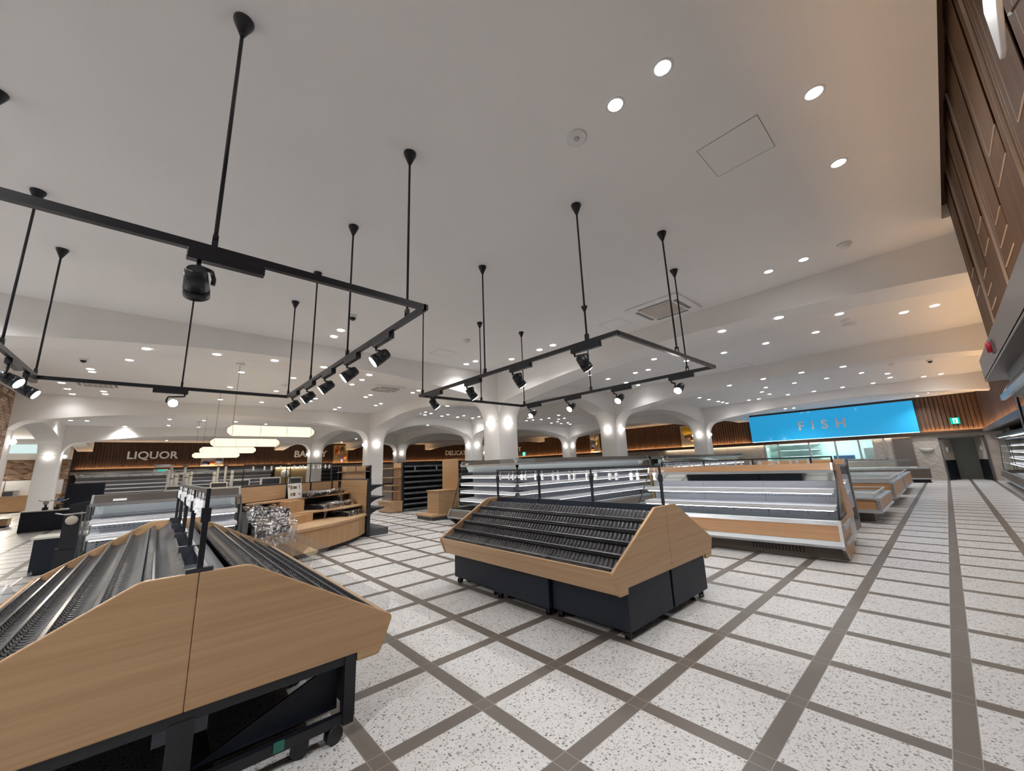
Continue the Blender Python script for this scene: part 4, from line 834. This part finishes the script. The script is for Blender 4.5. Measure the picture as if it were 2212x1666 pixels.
lp = thing('lane_light', 'white bent lane light with a green stripe over the checkouts', 'sign light', (-18, -1.46, 1.0)); MB().tube([(0, 0, 0), (0, 0, .78), (0, -.04, .84), (0, -.45, .84)], .05, 10).build('arm', 'monitor', lp); box(.0, .06, -.32, -.12, .82, .86).build('stripe', 'green', lp)
l2 = thing('lane_light', 'grey bent lane light behind the one with the green stripe', 'sign light', (-18.3, -1.40, 1.0)); MB().tube([(0, 0, 0), (0, 0, .98), (0, -.04, 1.02), (0, -.5, 1.02)], .05, 10).build('arm', 'stand', l2)
def terminal(x, y, z, s, label, a=0):
    t = thing('checkout_terminal', label, 'terminal', (x, y, z), a, 'checkout terminals'); box(-.05, .05, -.5*s, .5*s, .0, .42*s).build('housing', 'monitor', t, bevel=.01); box(.05, .055, -.43*s, .43*s, .04, .34*s).build('screen', 'screen', t); box(-.25, .2, -.6*s, .6*s, -.10, .0).build('base', 'monitor', t)
terminal(-17.6, .05, 1.10, .55, 'white checkout terminal with wide dark screen behind the grey case'); terminal(-18.2, 1.9, 1.10, .80, 'white checkout terminal beside the wire price rail', .2); terminal(-17.7, -1.3, 1.10, .4, 'small checkout screen among the pale posts'); terminal(-18.2, 2.85, 1.10, .7, 'tilted white terminal next to the price rail', .6); terminal(-18.2, .80, 1.10, .7, 'pale checkout housing beneath the slim masts', .1)
# black bagging desks
def desk(x, y0, y1, h, dp, label, n=2):
    t = thing('bagging_desk', label, 'desk', (x, y0, 0)); w_ = (y1-y0)/n
    for i in range(n): box(-.02, 0, i*w_+.01, (i+1)*w_-.01, .02, h-.03).build('front_panel', 'blackm', t)
    box(-dp, -.02, .02, y1-y0-.02, 0, h-.03).build('body', 'black', t); box(-dp-.02, .01, -.03, y1-y0+.02, h-.03, h).build('desk_top', 'cream', t); return t
desk(-18.72, -4.94, -3.6, .66, .7, 'white-topped black bagging desk with two panels by the café column'); desk(-9.1, -3.22, -2.35, .61, .62, 'single black-sided bagging desk next to the grey case', 1)
def dial(x, y, z, label, s=1):
    t = thing('bag_dispenser', label, 'dispenser', (x, y, z), 0, 'bag dispensers on the bagging desks'); box(-.06*s, .06*s, -.07*s, .07*s, 0, .10*s).build('foot', 'black', t); box(-.03*s, .03*s, -.03*s, .03*s, .1*s, .28*s).build('stem', 'black', t)
    MB().lathe([(.075*s, .03*s), (.075*s, .05*s), (.02*s, .055*s)], (0, 0, .26*s), 16, 0).build('dial', 'stone', t); MB().tube([(0, -.2*s, .37*s), (0, -.12*s, .32*s), (0, .2*s, .33*s), (0, .26*s, .38*s)], .012*s, 8).build('wire_arm', 'chrome', t)
dial(-18.95, -4.46, .66, 'black bag dispenser with a dial on the two-panel desk', .9); dial(-18.95, -4.2, .66, 'black bag dispenser under a blue cap on the two-panel desk', .9)
tag(MB().sphere((-18.95, -4.18, .98), .06).build('blue_cap', 'deep'), 'small blue cap on a bag dispenser', 'cap')
d3 = thing('bag_dispenser', 'tall black bag dispenser with a large dial beside the grey case', 'dispenser', (-8.6, -2.75, 0)); box(-.12, .12, -.10, .10, .45, .98).build('body', 'black', d3); box(-.1, .1, -.14, .14, 0, .45).build('stand', 'black', d3); MB().lathe([(.075, .0), (.075, .02), (.02, .03)], (.12, 0, .90), 18, 0).build('dial', 'stone', d3); MB().tube([(.12, -.2, 1.03), (.12, -.1, 1.0), (.12, .15, 1.01)], .01, 8).build('wire_arm', 'chrome', d3); MB().prism([(-.06, 1.15), (.30, 1.22), (.30, 1.16), (.02, .98), (-.06, 1.05)], -.05, .05).build('paddle', 'black', d3)
tag(box(-22.1, -22.0, -4.4, -3.35, 0, 1.48).build('partition_board', 'blackm', bevel=.01), 'tall black partition board in front of the liquor cases', 'partition')
sb = thing('step_stool', 'small oak box on the floor by the black bagging desk', 'box', (-22, -6.2, 0)); box(-.4, .1, -.1, .5, .08, .30).build('body', 'oakx', sb); box(-.42, .12, -.12, .52, .30, .33).build('top', 'oakx', sb); box(-.38, .08, -.08, .48, 0, .08).build('foot', 'black', sb)
# liquor wall and café corner
lc = open_case('liquor_case', 'dark open wall case running under the LIQUOR letters', (XL+1.15, -5.6, 0), R(90), 10.6, 2.05, D=1.0, lz=.5, shelves=WS, front='brown', fascia='greyd', cy=.2, ends=(None, None), mirror_z=1.8, detail=False, tubes=False)
struct('trim_17', box(XL, XL+.1, -5.9, 26.3, 2.0, 2.2), 'stone'); struct('trim_18', box(XL, XL+.14, 1.0, 5.2, 1.72, 2.19), 'greyd')
gp = thing('bread_signboard', 'gold wall panel with a pale bread emblem behind the checkouts', 'panel', (XL+1.2, 6.3, 0)); box(0, .05, -1.2, 1.2, 0, 2.12).build('board', 'goldp', gp); MB().lathe([(.30, -.02), (.30, .02)], (.08, -.5, 1.62), 20, 0).build('emblem', 'whitep', gp); box(.05, .12, -1.15, 1.15, 2.05, 2.08).build('light_strip', 'cool', gp)
bd = thing('oak_partition', 'oak partition board beside the gold bread panel', 'partition', (XL+1.5, 8.2, 0)); box(0, .06, -.5, .75, 0, 2.0).build('board', 'oakz', bd)
bk = thing('bread_shelf', 'black bread shelving with pale shelf edges under the BAKERY letters', 'shelving', (XL+2.2, 9.2, 0)); box(-.5, -.4, -.8, 1.4, 0, 1.95).build('back_board', 'black', bk)
for z in (.4, .75, 1.1, 1.45, 1.75): box(-.4, .1, -.8, 1.4, z, z+.05).build('shelf', 'bluegrey', bk)
gc = thing('glass_cabinet', 'glass bakery cabinet next to the black bread shelving', 'cabinet', (XL+2.4, 12.2, 0)); box(-.4, .3, -1.2, .8, 0, .8).build('body', 'silver', gc); box(-.38, .28, -1.18, .78, .8, 1.7).build('glass', 'glass', gc); box(-.4, .3, -1.2, .8, 1.7, 1.75).build('top', 'steel', gc)
for z in (1.0, 1.3): box(-.36, .25, -1.15, .75, z, z+.02).build('shelf', 'white', gc)
mw = struct('trim_19', box(XL, XL+.12, 11.5, 16.5, .3, 2.1), mosaic_mat())
struct('wall_brick', box(-35.0, -34.6, -12.4, -5.9, 0, 2.95), 'brick_y'); struct('trim_20', box(-35.1, -33.9, -12.4, -5.9, 2.95, ZC), 'plaster')
lk = thing('cafe_light', 'pale lit cove over the café brick wall', 'light', (-33.88, -8.2, 3.3)); box(0, .02, -2.5, 2.0, 0, .5).build('glow_panel', emit('cafe_glow', (.72, .9, .88), .8), lk); lamp('cafe_lamp', 'AREA', (.3, 0, .2), (0, R(-60), 0), 220, lk, (1, .9, .75), 3.0, radius=.5)
cc = thing('cafe_counter', 'oak café counter in front of the brick wall', 'counter', (-33.9, -9.2, 0)); box(-.6, .0, -1.5, 3.2, .06, .86).build('body', 'oakx', cc); box(-.62, .03, -1.5, 3.25, .86, .90).build('top', 'oakx', cc); box(-.55, -.03, -1.5, 3.15, 0, .06).build('kick_plate', 'slot', cc)
wp = thing('white_cabinet', 'white wall cabinet over the café counter', 'cabinet', (-34.55, -9.2, .92)); box(0, .3, -1.5, 1.0, .0, .85).build('body', 'white', wp); box(0, .25, 1.05, 3.2, .0, .85).build('body', 'white', wp)
ov = thing('microwave_oven', 'dark-windowed microwave oven on the oak café counter', 'microwave', (-34.0, -7.85, .90)); box(-.2, .15, -.28, .28, 0, .32).build('body', 'stand', ov); box(.15, .16, -.26, .10, .04, .28).build('door', 'screen', ov)
def poster(loc, rz, wdt, h, base, shapes, label):
    t = thing('wall_poster', label, 'poster', loc, rz); box(-wdt/2, wdt/2, -.02, .02, 0, h).build('board', plain('poster_base', base, .5), t)
    for (x0, x1, z0, z1, col) in shapes: MB().lathe([(1, -.003), (1, .003)], (0, 0, 0), 18, 1).build('print', plain('poster_print', col, .5), t, loc=((x0+x1)/2*wdt, -.022, (z0+z1)/2*h)).scale = ((x1-x0)/2*wdt, 1, (z1-z0)/2*h)
    return t
poster((-18.88, YB-.074, 2.36), 0, 1.0, 1.6, (.50, .45, .38), [(-.45, .45, .62, .98, (.60, .58, .54)), (-.4, .1, .15, .7, (.12, .14, .35)), (-.45, .0, .05, .3, (.5, .18, .03)), (-.05, .3, .35, .75, (.62, .52, .10)), (-.02, .12, .1, .9, (.03, .03, .03)), (-.35, .3, .0, .12, (.75, .75, .72))], 'poster with a dark stand and yellow shapes on the back slatted wall')
poster((-10.55, YB-.074, 2.36), 0, 1.3, 1.5, (.55, .50, .40), [(-.45, .3, .5, .98, (.65, .45, .04)), (-.3, .25, .3, .6, (.10, .06, .04)), (.0, .4, .2, .45, (.4, .25, .12))], 'yellow and brown poster half hidden by the column beside the blue panel')
poster((XL+.074, 10.45, 2.44), R(90), 1.25, 1.5, (.52, .40, .20), [(-.45, -.02, .45, .95, (.48, .16, .03)), (-.4, -.2, .3, .75, (.08, .03, .03)), (-.05, .25, .45, .95, (.06, .05, .03)), (-.02, .2, .0, .4, (.30, .20, .42)), (.2, .45, .15, .5, (.45, .14, .04))], 'warm orange poster of a vase with dark leaves past the BAKERY letters')
poster((XL+.074, 1.15, 2.36), R(90), 1.35, .62, (.45, .40, .36), [(-.48, -.1, .0, .6, (.03, .04, .14)), (-.2, .15, .1, .6, (.45, .14, .05)), (.1, .48, .3, .95, (.08, .12, .25))], 'small poster with red and navy shapes below the paper lanterns')
# exit signs, alarm, wall lamp
def exit_sign(loc, rz, wdt, h, label):
    t = thing('exit_sign', label, 'exit sign', loc, rz); box(-wdt/2, wdt/2, -.03, .03, 0, h).build('body', 'green', t); box(-wdt*.22, wdt*.30, -.034, -.03, h*.1, h*.9).build('panel', 'exitw', t)
    f = MB(); f.sphere((.05*wdt, -.036, h*.72), h*.07, 8, 6); f.tube([(.03*wdt, -.036, h*.62), (-.02*wdt, -.036, h*.42), (.06*wdt, -.036, h*.30), (.0, -.036, h*.16)], h*.05, 6); f.tube([(-.02*wdt, -.036, h*.42), (-.10*wdt, -.036, h*.24)], h*.05, 6); f.tube([(.03*wdt, -.036, h*.6), (.12*wdt, -.036, h*.48)], h*.04, 6); f.build('running_figure', 'green', t)
exit_sign((2.10, YB-.082, 2.64), 0, .30, .30, 'green running-man exit sign above the double doors'); exit_sign((-27.9, YB-.082, 2.45), 0, .42, .40, 'small pale exit sign under the last letter near the corner')
al = thing('fire_alarm', 'red round fire alarm on the end of the taupe fascia', 'alarm', (2.0, 3.16, 2.30)); MB().lathe([(.045, -.002), (.045, -.035), (.03, -.04)], (0, 0, 0), 18, 0).build('dome', 'red', al); box(-.012, .0, -.05, .05, -.05, .05).build('plate', 'taupe', al)
wl = thing('wall_uplight', 'pale half-oval wall lamp on the textured wall by the doors', 'wall lamp', (.95, YB-.05, 1.52)); MB().lathe([(.01, -.14), (.16, -.12), (.24, .0), (.24, .02), (.22, .02)], (0, 0, 0), 20).build('shade', 'whitep', wl); wl.scale = (1, .5, 1)
hp = thing('acrylic_sign', 'white acrylic panel held by a thin rod from the walnut boards', 'sign', (1.905, -.12, 2.58)); 
MB().prism([(-.35, .42), (.02, .16), (.03, .0), (.0, .0), (-.42, .30)], -.006, .006, 'x').build('panel', 'whitep', hp, bevel=.003); MB().cyl((0, -.14, .0), (.155, .3, .40), .004, n=8).build('rod', 'chrome', hp)
